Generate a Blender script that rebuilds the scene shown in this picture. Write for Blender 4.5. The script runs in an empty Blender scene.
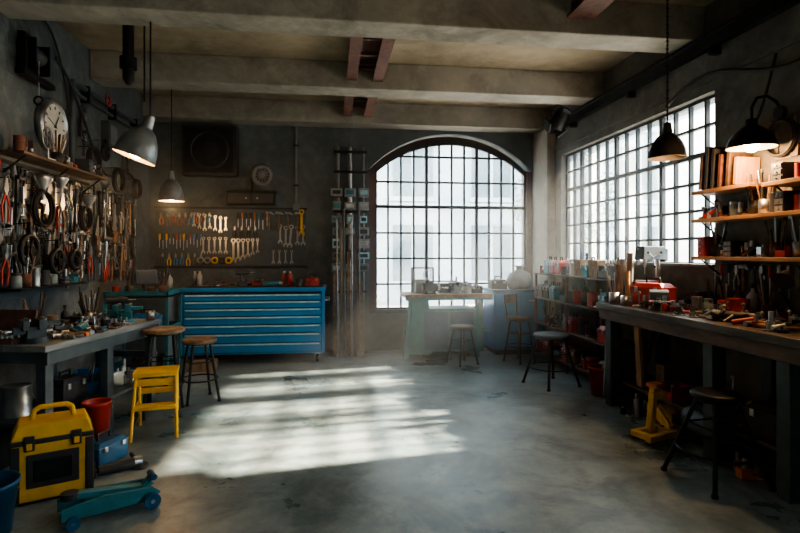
import bpy, math, random
from mathutils import Matrix, Vector, Euler
random.seed(7)
scene = bpy.context.scene
R = math.radians

# ------------------------------------------------------------------ materials
def _nt(name):
    m = bpy.data.materials.new(name); m.use_nodes = True
    nt = m.node_tree; b = nt.nodes['Principled BSDF']
    return m, nt, b

def mat(name, col, rough=0.5, metal=0.0, var=0.18, scale=9.0, bump=0.0, emit=None, es=0.0):
    m, nt, b = _nt(name)
    b.inputs['Roughness'].default_value = rough
    b.inputs['Metallic'].default_value = metal
    tc = nt.nodes.new('ShaderNodeTexCoord')
    nz = nt.nodes.new('ShaderNodeTexNoise'); nz.inputs['Scale'].default_value = scale
    nz.inputs['Detail'].default_value = 5
    nt.links.new(tc.outputs['Object'], nz.inputs['Vector'])
    cr = nt.nodes.new('ShaderNodeValToRGB')
    cr.color_ramp.elements[0].position = 0.3; cr.color_ramp.elements[1].position = 0.72
    lo = [max(0, c*(1-var*1.6)) for c in col]; hi = [min(1, c*(1+var)) for c in col]
    cr.color_ramp.elements[0].color = (*lo, 1); cr.color_ramp.elements[1].color = (*hi, 1)
    nt.links.new(nz.outputs['Fac'], cr.inputs['Fac'])
    nt.links.new(cr.outputs['Color'], b.inputs['Base Color'])
    if bump:
        bp = nt.nodes.new('ShaderNodeBump'); bp.inputs['Strength'].default_value = bump
        bp.inputs['Distance'].default_value = 0.01
        nt.links.new(nz.outputs['Fac'], bp.inputs['Height']); nt.links.new(bp.outputs['Normal'], b.inputs['Normal'])
    if emit:
        b.inputs['Emission Color'].default_value = (*emit, 1); b.inputs['Emission Strength'].default_value = es
    return m

def concrete(name, c1, c2, c3, rough=0.8, s1=0.9, s2=6.0, bump=0.35, rvar=None, stain=0.0):
    m, nt, b = _nt(name)
    tc = nt.nodes.new('ShaderNodeTexCoord')
    n1 = nt.nodes.new('ShaderNodeTexNoise'); n1.inputs['Scale'].default_value = s1; n1.inputs['Detail'].default_value = 7; n1.inputs['Roughness'].default_value = .62
    n2 = nt.nodes.new('ShaderNodeTexNoise'); n2.inputs['Scale'].default_value = s2; n2.inputs['Detail'].default_value = 8; n2.inputs['Roughness'].default_value = .7
    for n in (n1, n2): nt.links.new(tc.outputs['Object'], n.inputs['Vector'])
    cr = nt.nodes.new('ShaderNodeValToRGB')
    cr.color_ramp.elements[0].position = .33; cr.color_ramp.elements[0].color = (*c1, 1)
    cr.color_ramp.elements[1].position = .68; cr.color_ramp.elements[1].color = (*c2, 1)
    nt.links.new(n1.outputs['Fac'], cr.inputs['Fac'])
    cr2 = nt.nodes.new('ShaderNodeValToRGB')
    cr2.color_ramp.elements[0].position = .45; cr2.color_ramp.elements[0].color = (0, 0, 0, 1)
    cr2.color_ramp.elements[1].position = .75; cr2.color_ramp.elements[1].color = (.8, .8, .8, 1)
    nt.links.new(n2.outputs['Fac'], cr2.inputs['Fac'])
    mx = nt.nodes.new('ShaderNodeMix'); mx.data_type = 'RGBA'
    nt.links.new(cr2.outputs['Color'], mx.inputs[0]); nt.links.new(cr.outputs['Color'], mx.inputs[6]); mx.inputs[7].default_value = (*c3, 1)
    out = mx.outputs[2]
    if stain:
        n3 = nt.nodes.new('ShaderNodeTexNoise'); n3.inputs['Scale'].default_value = 1.7; n3.inputs['Detail'].default_value = 9; n3.inputs['Roughness'].default_value = .72; n3.inputs['Distortion'].default_value = .8
        nt.links.new(tc.outputs['Object'], n3.inputs['Vector'])
        c5 = nt.nodes.new('ShaderNodeValToRGB'); c5.color_ramp.elements[0].position = .36; c5.color_ramp.elements[0].color = (1-stain, 1-stain, 1-stain, 1)
        c5.color_ramp.elements[1].position = .54; c5.color_ramp.elements[1].color = (1, 1, 1, 1)
        nt.links.new(n3.outputs['Fac'], c5.inputs['Fac'])
        mm = nt.nodes.new('ShaderNodeMix'); mm.data_type = 'RGBA'; mm.blend_type = 'MULTIPLY'; mm.inputs[0].default_value = 1
        nt.links.new(out, mm.inputs[6]); nt.links.new(c5.outputs['Color'], mm.inputs[7]); out = mm.outputs[2]
    nt.links.new(out, b.inputs['Base Color'])
    if rvar:
        mr = nt.nodes.new('ShaderNodeMapRange'); mr.inputs['From Min'].default_value = .3; mr.inputs['From Max'].default_value = .7
        mr.inputs['To Min'].default_value = rvar[0]; mr.inputs['To Max'].default_value = rvar[1]
        nt.links.new(n1.outputs['Fac'], mr.inputs['Value']); nt.links.new(mr.outputs[0], b.inputs['Roughness'])
    else: b.inputs['Roughness'].default_value = rough
    bp = nt.nodes.new('ShaderNodeBump'); bp.inputs['Strength'].default_value = bump; bp.inputs['Distance'].default_value = .02
    nt.links.new(n2.outputs['Fac'], bp.inputs['Height']); nt.links.new(bp.outputs['Normal'], b.inputs['Normal'])
    return m

def wood(name, c1, c2, rough=.6, sc=(2, 2, 22)):
    m, nt, b = _nt(name)
    tc = nt.nodes.new('ShaderNodeTexCoord'); mp = nt.nodes.new('ShaderNodeMapping'); mp.inputs['Scale'].default_value = sc
    n1 = nt.nodes.new('ShaderNodeTexNoise'); n1.inputs['Scale'].default_value = 2.5; n1.inputs['Detail'].default_value = 6
    nt.links.new(tc.outputs['Object'], mp.inputs['Vector']); nt.links.new(mp.outputs[0], n1.inputs['Vector'])
    cr = nt.nodes.new('ShaderNodeValToRGB'); cr.color_ramp.elements[0].position = .35; cr.color_ramp.elements[1].position = .68
    cr.color_ramp.elements[0].color = (*c1, 1); cr.color_ramp.elements[1].color = (*c2, 1)
    nt.links.new(n1.outputs['Fac'], cr.inputs['Fac']); nt.links.new(cr.outputs['Color'], b.inputs['Base Color'])
    b.inputs['Roughness'].default_value = rough
    return m

M_WALL = concrete('wall_concrete', (.055, .072, .078), (.13, .152, .160), (.20, .218, .225), .85, stain=.35)
M_WALLR = concrete('wall_concrete_side', (.075, .073, .065), (.15, .145, .128), (.20, .195, .175), .85, stain=.35)
M_CEIL = concrete('ceiling_plaster', (.23, .18, .12), (.38, .31, .22), (.41, .34, .25), .85, s1=.8, stain=.3)
M_BEAM = concrete('beam_concrete', (.24, .22, .185), (.39, .365, .315), (.44, .415, .36), .85, s1=1.2, stain=.35)
M_FLOOR = concrete('floor_concrete', (.095, .145, .165), (.27, .335, .35), (.38, .42, .42), s1=.9, s2=3.2, bump=.12, rvar=(.22, .44), stain=.5)
M_RUST = concrete('rusty_steel', (.06, .025, .02), (.16, .06, .04), (.25, .1, .06), .7, s1=3, s2=18)
M_BLK = mat('black_steel', (.02, .022, .025), .45, .6)
M_FRAME = mat('window_frame_steel', (.035, .038, .04), .5, .3)
M_DARK = mat('dark_plastic', (.03, .032, .036), .5)
M_STEEL = mat('brushed_steel', (.42, .44, .46), .35, .9)
M_CHROME = mat('tool_chrome', (.55, .57, .59), .28, 1.0)
M_GREY = mat('grey_paint', (.20, .22, .235), .55, .1)
M_BLUE = mat('cabinet_blue_paint', (.012, .225, .54), .33, .1, var=.1, scale=3)
M_BLUED = mat('blue_handle_trim', (.42, .74, .90), .3, .2)
M_TEAL = mat('teal_paint', (.02, .19, .24), .5, .1)
M_NAVY = mat('navy_paint', (.01, .10, .22), .45, .1)
M_YEL = mat('yellow_plastic', (.80, .46, .012), .45, var=.12)
M_RED = mat('red_paint', (.40, .032, .022), .42)
M_ORG = mat('orange_plastic', (.60, .17, .04), .45)
M_WHT = mat('white_plastic', (.50, .52, .52), .5)
M_CREAM = mat('clock_face', (.50, .51, .48), .5, var=.08)
M_CARD = mat('cardboard', (.28, .18, .10), .85)
M_RUB = mat('rubber', (.018, .018, .02), .75)
M_BENCH = wood('bench_top_wood', (.045, .038, .032), (.14, .115, .09), .38, (2, 1.2, 8))
M_BENCHG = wood('bench_top_grey', (.12, .135, .14), (.26, .275, .28), .40, (3, 1, 8))
M_BSTEEL = mat('bench_leg_paint', (.065, .088, .105), .5, .2)
M_WOOD = wood('seat_wood', (.12, .07, .038), (.27, .165, .095), .5, (8, 2, 8))
M_PINE = wood('pine_board', (.28, .15, .07), (.46, .27, .13), .6, (14, 2, 1.5))
M_PALLET = wood('weathered_board', (.10, .08, .065), (.24, .19, .145), .7, (14, 2, 1.5))
M_DWOOD = wood('dark_wood', (.05, .03, .02), (.15, .085, .05), .55, (6, 2, 6))
M_SILV = mat('lamp_aluminium', (.34, .36, .37), .38, .7)
M_BULB = mat('warm_bulb', (1, .8, .5), .4, emit=(1, .60, .26), es=34)
M_LIN = mat('lamp_inner', (.42, .36, .28), .5)
M_GLASSJ = mat('jar_glass', (.22, .28, .28), .1)
M_FAC = concrete('outside_facade', (.42, .47, .50), (.68, .72, .74), (.8, .82, .83), .9, s1=.5)
M_FACW = mat('outside_window', (.11, .16, .19), .2)
M_LEAF = mat('foliage', (.10, .15, .11), .8, var=.4)
M_ASPH = concrete('yard_paving', (.35, .36, .36), (.5, .5, .5), (.6, .6, .6), .9)

def glass_mat():
    m = bpy.data.materials.new('dusty_window_glass'); m.use_nodes = True; nt = m.node_tree; nt.nodes.clear()
    o = nt.nodes.new('ShaderNodeOutputMaterial'); t = nt.nodes.new('ShaderNodeBsdfTransparent'); tl = nt.nodes.new('ShaderNodeBsdfTranslucent')
    tl.inputs[0].default_value = (.88, .94, .98, 1); t.inputs[0].default_value = (.95, .98, 1, 1)
    mx = nt.nodes.new('ShaderNodeMixShader'); tc = nt.nodes.new('ShaderNodeTexCoord'); nz = nt.nodes.new('ShaderNodeTexNoise')
    nz.inputs['Scale'].default_value = 1.6; nz.inputs['Detail'].default_value = 5
    mr = nt.nodes.new('ShaderNodeMapRange'); mr.inputs['To Min'].default_value = .06; mr.inputs['To Max'].default_value = .34
    mr.inputs['From Min'].default_value = .3; mr.inputs['From Max'].default_value = .7
    nt.links.new(tc.outputs['Object'], nz.inputs['Vector']); nt.links.new(nz.outputs['Fac'], mr.inputs['Value'])
    nt.links.new(mr.outputs[0], mx.inputs[0]); nt.links.new(t.outputs[0], mx.inputs[1]); nt.links.new(tl.outputs[0], mx.inputs[2]); nt.links.new(mx.outputs[0], o.inputs[0])
    return m
M_GLASS = glass_mat()

# ------------------------------------------------------------------ mesh builder
class B:
    def __init__(s, name, loc=(0, 0, 0), rz=0.0):
        s.name = name; s.v = []; s.f = []; s.mi = []; s.sm = []; s.mats = []; s.M = Matrix(); s.loc = loc; s.rz = rz
    def _m(s, m):
        if m not in s.mats: s.mats.append(m)
        return s.mats.index(m)
    def add(s, vs, fs, m, smooth=False, L=None):
        o = len(s.v); T = s.M @ L if L is not None else s.M
        s.v += [T @ Vector(v) for v in vs]; k = s._m(m)
        for f in fs: s.f.append([i+o for i in f]); s.mi.append(k); s.sm.append(smooth)
    def box(s, c, d, m, rot=None, taper=1.0):
        x, y, z = d[0]/2, d[1]/2, d[2]/2; t = taper
        vs = [(-x, -y, -z), (x, -y, -z), (x, y, -z), (-x, y, -z), (-x*t, -y*t, z), (x*t, -y*t, z), (x*t, y*t, z), (-x*t, y*t, z)]
        fs = [(0, 3, 2, 1), (4, 5, 6, 7), (0, 1, 5, 4), (1, 2, 6, 5), (2, 3, 7, 6), (3, 0, 4, 7)]
        L = Matrix.Translation(c)
        if rot: L = L @ Euler([R(a) for a in rot]).to_matrix().to_4x4()
        s.add(vs, fs, m, False, L)
    def bx(s, a, b, m):
        s.box([(a[i]+b[i])/2 for i in range(3)], [abs(b[i]-a[i]) for i in range(3)], m)
    def lathe(s, prof, m, L=None, seg=20, smooth=True):
        vs = []; fs = []; n = len(prof)
        for i in range(seg):
            a = 2*math.pi*i/seg
            for r, z in prof: vs.append((r*math.cos(a), r*math.sin(a), z))
        for i in range(seg):
            j = (i+1) % seg
            for k in range(n-1):
                if prof[k][0] < 1e-6 and prof[k+1][0] < 1e-6: continue
                fs.append((i*n+k, j*n+k, j*n+k+1, i*n+k+1))
        s.add(vs, fs, m, smooth, L)
    def cyl(s, p0, p1, r, m, r1=None, seg=12):
        p0 = Vector(p0); p1 = Vector(p1); d = p1-p0; h = d.length
        if h < 1e-6: return
        if r1 is None: r1 = r
        L = Matrix.Translation(p0) @ d.to_track_quat('Z', 'Y').to_matrix().to_4x4()
        vs = []; fs = []
        for i in range(seg):
            a = 2*math.pi*i/seg; vs += [(r*math.cos(a), r*math.sin(a), 0), (r1*math.cos(a), r1*math.sin(a), h)]
        for i in range(seg):
            j = (i+1) % seg; fs.append((2*i, 2*j, 2*j+1, 2*i+1))
        s.add(vs, fs, m, True, L)
        s.add(vs, [tuple(2*i for i in range(seg))[::-1], tuple(2*i+1 for i in range(seg))], m, False, L)
    def tube(s, pts, r, m, seg=8):
        for a, b in zip(pts[:-1], pts[1:]): s.cyl(a, b, r, m, seg=seg)
        for p in pts[1:-1]: s.ball(p, r, m, seg, 4)
    def ball(s, c, r, m, seg=12, n=7, sc=(1, 1, 1)):
        prof = [(r*math.sin(math.pi*i/n), -r*math.cos(math.pi*i/n)) for i in range(n+1)]
        s.lathe(prof, m, Matrix.Translation(c) @ Matrix.Diagonal((*sc, 1)), seg)
    def ring(s, c, R0, r, m, axis='Z', seg=24, sg=6):
        vs = []; fs = []
        for i in range(seg):
            a = 2*math.pi*i/seg
            for k in range(sg):
                b = 2*math.pi*k/sg; q = R0+r*math.cos(b); vs.append((q*math.cos(a), q*math.sin(a), r*math.sin(b)))
        for i in range(seg):
            for k in range(sg):
                i2 = (i+1) % seg; k2 = (k+1) % sg; fs.append((i*sg+k, i2*sg+k, i2*sg+k2, i*sg+k2))
        L = Matrix.Translation(c)
        if axis == 'Y': L = L @ Matrix.Rotation(R(90), 4, 'X')
        if axis == 'X': L = L @ Matrix.Rotation(R(90), 4, 'Y')
        s.add(vs, fs, m, True, L)
    def poly(s, pts, t, m, y0=0.0):
        n = len(pts)
        vs = [(p[0], y0, p[1]) for p in pts]+[(p[0], y0-t, p[1]) for p in pts]
        fs = [tuple(range(n)), tuple(range(2*n-1, n-1, -1))]+[(i, i+n, (i+1) % n+n, (i+1) % n) for i in range(n)]
        s.add(vs, fs, m)
    def done(s, bevel=0.0):
        me = bpy.data.meshes.new(s.name); me.from_pydata([tuple(v) for v in s.v], [], s.f)
        for m in s.mats: me.materials.append(m)
        for p, k, sm in zip(me.polygons, s.mi, s.sm): p.material_index = k; p.use_smooth = sm
        import bmesh
        bm = bmesh.new(); bm.from_mesh(me); bmesh.ops.recalc_face_normals(bm, faces=bm.faces); bm.to_mesh(me); bm.free()
        me.update()
        o = bpy.data.objects.new(s.name, me); scene.collection.objects.link(o)
        o.location = s.loc; o.rotation_euler = (0, 0, s.rz)
        if bevel:
            md = o.modifiers.new('bevel', 'BEVEL'); md.width = bevel; md.segments = 2; md.limit_method = 'ANGLE'; md.angle_limit = R(50)
        return o

# ------------------------------------------------------------------ room
XL, XR, YB, ZC = -2.6, 3.35, 8.2, 3.72
YF = -1.9
b = B('floor'); b.bx((XL-.3, YF-.3, -.2), (XR+.3, YB+.3, 0), M_FLOOR); b.done()
b = B('ceiling'); b.bx((XL-.3, YF-.3, ZC), (XR+.3, YB+.3, ZC+.2), M_CEIL); b.done()
b = B('wall_left'); b.bx((XL-.3, YF-.3, 0), (XL, YB+.3, ZC), M_WALL); b.done()
b = B('wall_front'); b.bx((XL, YF-.3, 0), (XR, YF, ZC), M_WALL); b.done()
WY0, WY1, WZ0, WZ1 = 4.28, 7.41, 1.38, 2.93
VY0, VY1 = -1.5, 1.2  # extra opening behind the camera, added to light the foreground
b = B('wall_right')
for a, c in (((YF-.3), VY0), (VY1, WY0), (WY1, YB+.3)): b.bx((XR, a, 0), (XR+.3, c, ZC), M_WALLR)
for a, c in ((VY0, VY1), (WY0, WY1)):
    b.bx((XR, a, 0), (XR+.3, c, WZ0), M_WALLR); b.bx((XR, a, WZ1), (XR+.3, c, ZC), M_WALLR)
b.done()
AX0, AX1, AZ0, AZS, ARISE = .60, 3.22, .60, 2.80, .57
acx = (AX0+AX1)/2; hw = (AX1-AX0)/2; AR = (hw*hw+ARISE*ARISE)/(2*ARISE); acz = AZS+ARISE-AR
def archz(x, off=0.0):
    q = (AR-off)**2-(x-acx)**2
    return acz+math.sqrt(max(q, 0))
b = B('wall_back'); b.M = Matrix.Translation((0, YB+.3, 0))
b.poly([(XL, 0), (AX0, 0), (AX0, ZC), (XL, ZC)], .3, M_WALL)
b.poly([(AX1, 0), (XR, 0), (XR, ZC), (AX1, ZC)], .3, M_WALL)
b.poly([(AX0, 0), (AX1, 0), (AX1, AZ0), (AX0, AZ0)], .3, M_WALL)
N = 28
xs = [AX0+(AX1-AX0)*i/N for i in range(N+1)]
for x0, x1 in zip(xs[:-1], xs[1:]): b.poly([(x0, archz(x0)), (x1, archz(x1)), (x1, ZC), (x0, ZC)], .3, M_WALL)
b.done()
b = B('trim_arch'); b.M = Matrix.Translation((0, YB, 0))
for x0, x1 in zip(xs[:-1], xs[1:]):
    b.poly([(x0, archz(x0)-.0), (x1, archz(x1)-.0), (x1, archz(x1)-.09), (x0, archz(x0)-.09)], .05, M_RUST, .28)
b.bx((AX0, .02, AZ0), (AX0+.10, .28, archz(AX0)), M_RUST); b.bx((AX1-.08, .02, AZ0), (AX1, .28, archz(AX1)), M_RUST)
b.done()
b = B('window_1'); gy = YB+.10
b.M = Matrix.Translation((0, gy, 0))
n = 12; wx = (AX1-AX0-.18)/n
for i in range(n+1):
    X = AX0+.10+wx*i; t = .06 if i in (0, 12) else (.044 if i % 4 == 0 else .028)
    b.bx((X-t/2, -.02, AZ0), (X+t/2, .02, archz(X)-.06), M_FRAME)
z = AZ0
k = 0
while z < archz(acx)-.1:
    h = hw-.08
    if z > AZS-.12:
        h = min(h, math.sqrt(max((AR-.09)**2-(z-acz)**2, 0)))
    t = .05 if k % 4 == 0 else .028
    b.bx((acx-h, -.022, z), (acx+h, .022, z+t), M_FRAME); z += .40; k += 1
for x0, x1 in zip(xs[:-1], xs[1:]):
    b.poly([(x0, archz(x0)-.08), (x1, archz(x1)-.08), (x1, archz(x1)-.16), (x0, archz(x0)-.16)], .05, M_FRAME, .025)
b.bx((AX0, -.11, AZ0-.03), (AX1, .06, AZ0+.02), M_FRAME)
pts = [(AX0+.06, AZ0)]+[(AX1-.06, AZ0)]+[(xx, archz(xx)-.1) for xx in reversed(xs[1:-1])]
b.add([(p[0], .03, p[1]) for p in pts], [tuple(range(len(pts)))], M_GLASS)
b.done()
def side_window(name, y0, y1):
    b = B(name); b.M = Matrix.Translation((XR+.10, 0, 0))
    n = round((y1-y0)/.225)
    for i in range(n+1):
        y = y0+(y1-y0)*i/n; t = .06 if i in (0, n) else (.055 if i % 4 == 0 else .026)
        b.bx((-.02, y-t/2, WZ0), (.02, y+t/2, WZ1), M_FRAME)
    for i in range(7):
        z = WZ0+(WZ1-WZ0)*i/6; t = .06 if i in (0, 6) else (.045 if i == 4 else .025)
        b.bx((-.022, y0, z-t/2), (.022, y1, z+t/2), M_FRAME)
    b.bx((-.13, y0, WZ0-.005), (.05, y1, WZ0+.02), M_GREY)
    b.add([(.03, y0, WZ0), (.03, y1, WZ0), (.03, y1, WZ1), (.03, y0, WZ1)], [(0, 1, 2, 3)], M_GLASS)
    b.done()
side_window('window_2', WY0, WY1); side_window('added_fill_window', VY0, VY1)  # second one is unseen, added as foreground fill
for i, y in enumerate((7.86, 6.2, 4.4, 2.6, .8)):
    b = B('ceiling_beam'); w = .34
    b.bx((XL, y, ZC-.31), (XR, y+w, ZC), M_BEAM); b.done(.012)
b = B('trim_1'); b.bx((XR-.02, YF, 3.02), (XR, YB, 3.06), M_WALLR); b.done()
b = B('trim_corner_pilaster'); b.bx((XR-.13, 7.62, 0), (XR, YB, ZC-.31), M_BEAM); b.done(.01)
for nm, y0, y1 in (('ceiling_rusty_girder', 4.74, 6.2), ('ceiling_rusty_girder', 6.54, 7.86)):
    b = B(nm)
    for dx in (-.15, .15):
        b.bx((.40+dx-.012, y0, ZC-.2), (.40+dx+.012, y1, ZC), M_RUST); b.bx((.40+dx-.06, y0, ZC-.22), (.40+dx+.06, y1, ZC-.2), M_RUST)
    for i in range(4):
        yy = y0+.1+(y1-y0-.2)*i/3; b.bx((.25, yy-.03, ZC-.12), (.55, yy+.03, ZC-.09), M_RUST)
    b.bx((.22, y0, ZC-.02), (.58, y1, ZC), M_RUST)
    b.done()
b = B('ceiling_rusty_girder'); b.bx((2.08, 3.0, ZC-.16), (2.24, 4.4, ZC), M_RUST); b.bx((2.04, 3.0, ZC-.18), (2.28, 4.4, ZC-.15), M_RUST); b.done()
b = B('overhead_rail')
b.bx((XR-.10, 2.6, 3.28), (XR-.03, YB-.2, 3.38), M_BLK); b.bx((XR-.14, 2.6, 3.37), (XR-.0, YB-.2, 3.39), M_BLK)
for y in (3, 4.2, 5.5, 6.9): b.bx((XR-.09, y, 3.22), (XR, y+.05, 3.30), M_BLK)
b.done()
b = B('electrical_conduit')
b.tube([(-.50, YB-.03, 3.40), (-.50, YB-.03, 2.22)], .02, M_GREY); b.bx((-.55, YB-.05, 2.14), (-.45, YB, 2.24), M_GREY)
for z in (2.5, 3.1): b.bx((-.54, YB-.055, z), (-.46, YB, z+.03), M_BLK)
b.done()
b = B('wall_pipework')
for z, r in ((3.22, .028), (3.12, .018)): b.cyl((XL+.05, 5.75, z), (XL+.05, 7.8, z), r, M_BSTEEL)
b.tube([(XL+.05, 5.75, 3.22), (XL+.05, 5.72, 3.22), (XL+.05, 5.70, 2.4)], .028, M_BSTEEL)
for y in (6.0, 6.7, 7.4): b.bx((XL, y, 3.08), (XL+.09, y+.03, 3.26), M_BLK)
b.ring((XL+.12, 6.4, 3.22), .06, .009, M_RED, 'X'); b.cyl((XL+.05, 6.4, 3.22), (XL+.12, 6.4, 3.22), .012, M_STEEL)
b.bx((XL, 6.5, 2.72), (XL+.09, 6.75, 3.02), M_BSTEEL); b.bx((XL+.09, 6.53, 2.76), (XL+.1, 6.72, 2.98), M_GREY)
b.done()

# ------------------------------------------------------------------ outside
b = B('ground_outside'); b.bx((-30, YB+.3, -.3), (40, 40, -.05), M_ASPH); b.bx((XR+.3, -20, -.3), (40, YB+.3, -.05), M_ASPH); b.done()
b = B('neighbouring_building')
b.bx((-14, 17, -.3), (13, 18, 9), M_FAC)
for i in range(9):
    for k in range(3):
        x = -11+i*2.6; z = .6+k*2.7
        b.bx((x, 16.9, z), (x+1.3, 17.02, z+1.8), M_FACW); b.bx((x-.1, 16.8, z-.14), (x+1.4, 17, z), M_FAC)
        b.bx((x+.6, 16.86, z), (x+.68, 17, z+1.8), M_FAC)
for z in (2.9, 5.6, 8.5): b.bx((-14, 16.8, z), (13, 17, z+.2), M_FAC)
b.done()
b = B('yard_wall'); b.bx((14, -6, -.3), (14.4, 18, 3.4), M_FAC); b.bx((13.9, -6, 3.4), (14.5, 18, 3.6), M_FAC); b.done()
b = B('sun_blocker_posts')  # posts added to block the sun and split its floor patch into streaks
PY = ((6.20, .22), (6.98, .40), (7.80, .40))
for y, w_ in PY:
    b.bx((8.8, y-w_/2, -.3), (9.1, y+w_/2, 6.6), M_FAC); b.bx((8.7, y-w_/2-.06, -.3), (9.2, y+w_/2+.06, .1), M_FAC)
b.bx((8.8, 6.0, 6.9), (9.1, 10, 7.2), M_FAC)
for y, w_ in PY: b.bx((8.9, y-.06, 6.6), (9.0, y+.06, 6.9), M_FAC)
b.done()
b = B('yard_tree', (6.2, 13.4, -.3))
b.cyl((0, 0, 0), (0, .1, 2.0), .12, M_DWOOD, .07)
for i in range(7):
    a = i*.9; b.cyl((0, .05, 1.3+.1*i), (math.cos(a)*.9, math.sin(a)*.9, 2.4+.25*i), .04, M_DWOOD, .015, 6)
rr = random.Random(3)
vs = []; fs = []
for i in range(2600):
    a = rr.random()*6.28; q = rr.random()**.5*1.4; z = 1.8+rr.random()*2.8; q *= math.sin((z-1.5)/3.4*math.pi)**.5
    c = Vector((q*math.cos(a), q*math.sin(a), z)); E = Euler((rr.random()*6, rr.random()*6, rr.random()*6)).to_matrix()
    o = len(vs); vs += [c+E @ Vector(p) for p in ((-.06, 0, 0), (0, -.035, 0), (.06, 0, 0), (0, .035, 0))]; fs.append((o, o+1, o+2, o+3))
b.add(vs, fs, M_LEAF); b.done()

# ------------------------------------------------------------------ hand tool shapes
def annul(b, cx, cz, r0, r1, t, m, seg=16):
    for i in range(seg):
        a, c = 2*math.pi*i/seg, 2*math.pi*(i+1)/seg
        b.poly([(cx+r0*math.cos(a), cz+r0*math.sin(a)), (cx+r1*math.cos(a), cz+r1*math.sin(a)), (cx+r1*math.cos(c), cz+r1*math.sin(c)), (cx+r0*math.cos(c), cz+r0*math.sin(c))], t, m)
def t_wrench(b, L, m=None):
    m = m or M_CHROME; w = L*.085; r = L*.10
    annul(b, 0, -r, r*.5, r, .008, m, 10)
    b.poly([(-w/2, -r*1.7), (w/2, -r*1.7), (w/2, -L+r*1.6), (-w/2, -L+r*1.6)], .007, m)
    rj = r*1.15; c = -L+rj; pts = []
    for i in range(13):
        a = R(-62+304*i/12); pts.append((rj*math.cos(a), c+rj*math.sin(a)))
    pts += [(-rj*.42, c+rj*.1), (rj*.42, c+rj*.1)]
    b.poly(pts, .009, m)
def t_driver(b, L, m):
    b.cyl((0, -.016, 0), (0, -.016, -L*.42), .015, m, .012, 8); b.cyl((0, -.016, -L*.42), (0, -.016, -L), .0045, M_CHROME, seg=6)
def t_hammer(b, L, m=None):
    b.cyl((0, -.02, 0), (0, -.02, -L), .013, M_WOOD, .016, 8); b.cyl((-L*.17, -.02, -.02), (L*.1, -.02, -.02), .02, M_STEEL, seg=10)
    b.poly([(L*.1, 0), (L*.26, -.035), (L*.27, -.045), (L*.1, -.04)], .022, M_STEEL, -.008)
def t_pliers(b, L, m):
    b.tube([(-.004, -.012, -L*.35), (-L*.14, -.012, -L*.65), (-L*.10, -.012, -L)], .0085, m, 6)
    b.tube([(.004, -.012, -L*.35), (L*.14, -.012, -L*.65), (L*.10, -.012, -L)], .0085, m, 6)
    b.poly([(-L*.03, 0), (L*.03, 0), (L*.09, -L*.28), (0, -L*.42), (-L*.09, -L*.28)], .016, M_STEEL, -.004)
def t_saw(b, L, m):
    b.poly([(-L*.03, 0), (L*.03, 0), (L*.14, -L*.72), (-L*.14, -L*.72)], .004, M_STEEL, -.004)
    b.poly([(-L*.15, -L*.70), (L*.15, -L*.70), (L*.12, -L), (-L*.10, -L), (-L*.08, -L*.8), (-L*.15, -L*.76)], .022, M_DWOOD)
def t_clamp(b, L, m):
    w = L*.4; b.bx((-w/2, -.02, -L), (-w/2+.03, 0, 0), m); b.bx((-w/2, -.02, -.03), (w/2, 0, 0), m); b.bx((-w/2, -.02, -L*.8), (w/2, 0, -L*.8+.03), m)
    b.cyl((w/2-.02, -.01, -L*.25), (w/2-.02, -.01, -L), .007, M_CHROME, seg=6); b.cyl((w/2-.06, -.01, -L), (w/2+.02, -.01, -L), .005, M_CHROME, seg=6)
def t_square(b, L, m):
    b.poly([(0, 0), (.03, 0), (.03, -L+.03), (L*.6, -L+.03), (L*.6, -L), (0, -L)], .006, M_STEEL)
def t_coil(b, L, m):
    for k in range(4): b.ring((0, -.02-.012*k, -L*.5), L*.45-.006*(k % 2), .010, m, 'Y', 20, 6)
def t_pulley(b, L, m):
    b.ring((0, -.03, -L*.55), L*.3, .022, m, 'Y', 20, 6); b.cyl((0, 0, -L*.55), (0, -.06, -L*.55), L*.10, m)
    for a in (0, 60, 120): b.box((0, -.03, -L*.55), (L*.55, .012, .025), m, (0, a, 0))
    b.box((0, -.03, -L*.12), (.03, .03, L*.26), m)
def t_funnel(b, L, m):
    b.lathe([(L*.06, -L), (L*.08, -L*.6), (L*.34, -L*.2), (L*.36, 0), (L*.33, 0), (L*.3, -L*.2)], m, Matrix.Translation((0, -L*.36, 0)), 16)
def t_chain(b, L, m):
    n = int(L/.035)
    for i in range(n): b.ring((0, -.02, -i*.035), .014, .005, m, 'X' if i % 2 else 'Y', 8, 4)
COLS = [M_RED, M_ORG, M_YEL, M_BLUE, M_DARK, M_TEAL, M_WOOD, M_DARK, M_DARK]
WALLF = {'back': lambda x, z, off=0: Matrix.Translation((x, YB-off, z)),
         'left': lambda y, z, off=0: Matrix.Translation((XL+off, y, z)) @ Matrix.Rotation(R(90), 4, 'Z'),
         'right': lambda y, z, off=0: Matrix.Translation((XR-off, y, z)) @ Matrix.Rotation(R(-90), 4, 'Z')}
def hang(b, wall, u, z, fn, L, m=None, off=.02, tilt=0):
    b.M = WALLF[wall](u, z, off) @ Matrix.Rotation(R(tilt), 4, 'Y'); fn(b, L, m); b.M = WALLF[wall](u, z, off)
    b.cyl((0, off, -.01), (0, -.035, -.005), .004, M_BLK, seg=5)

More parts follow.
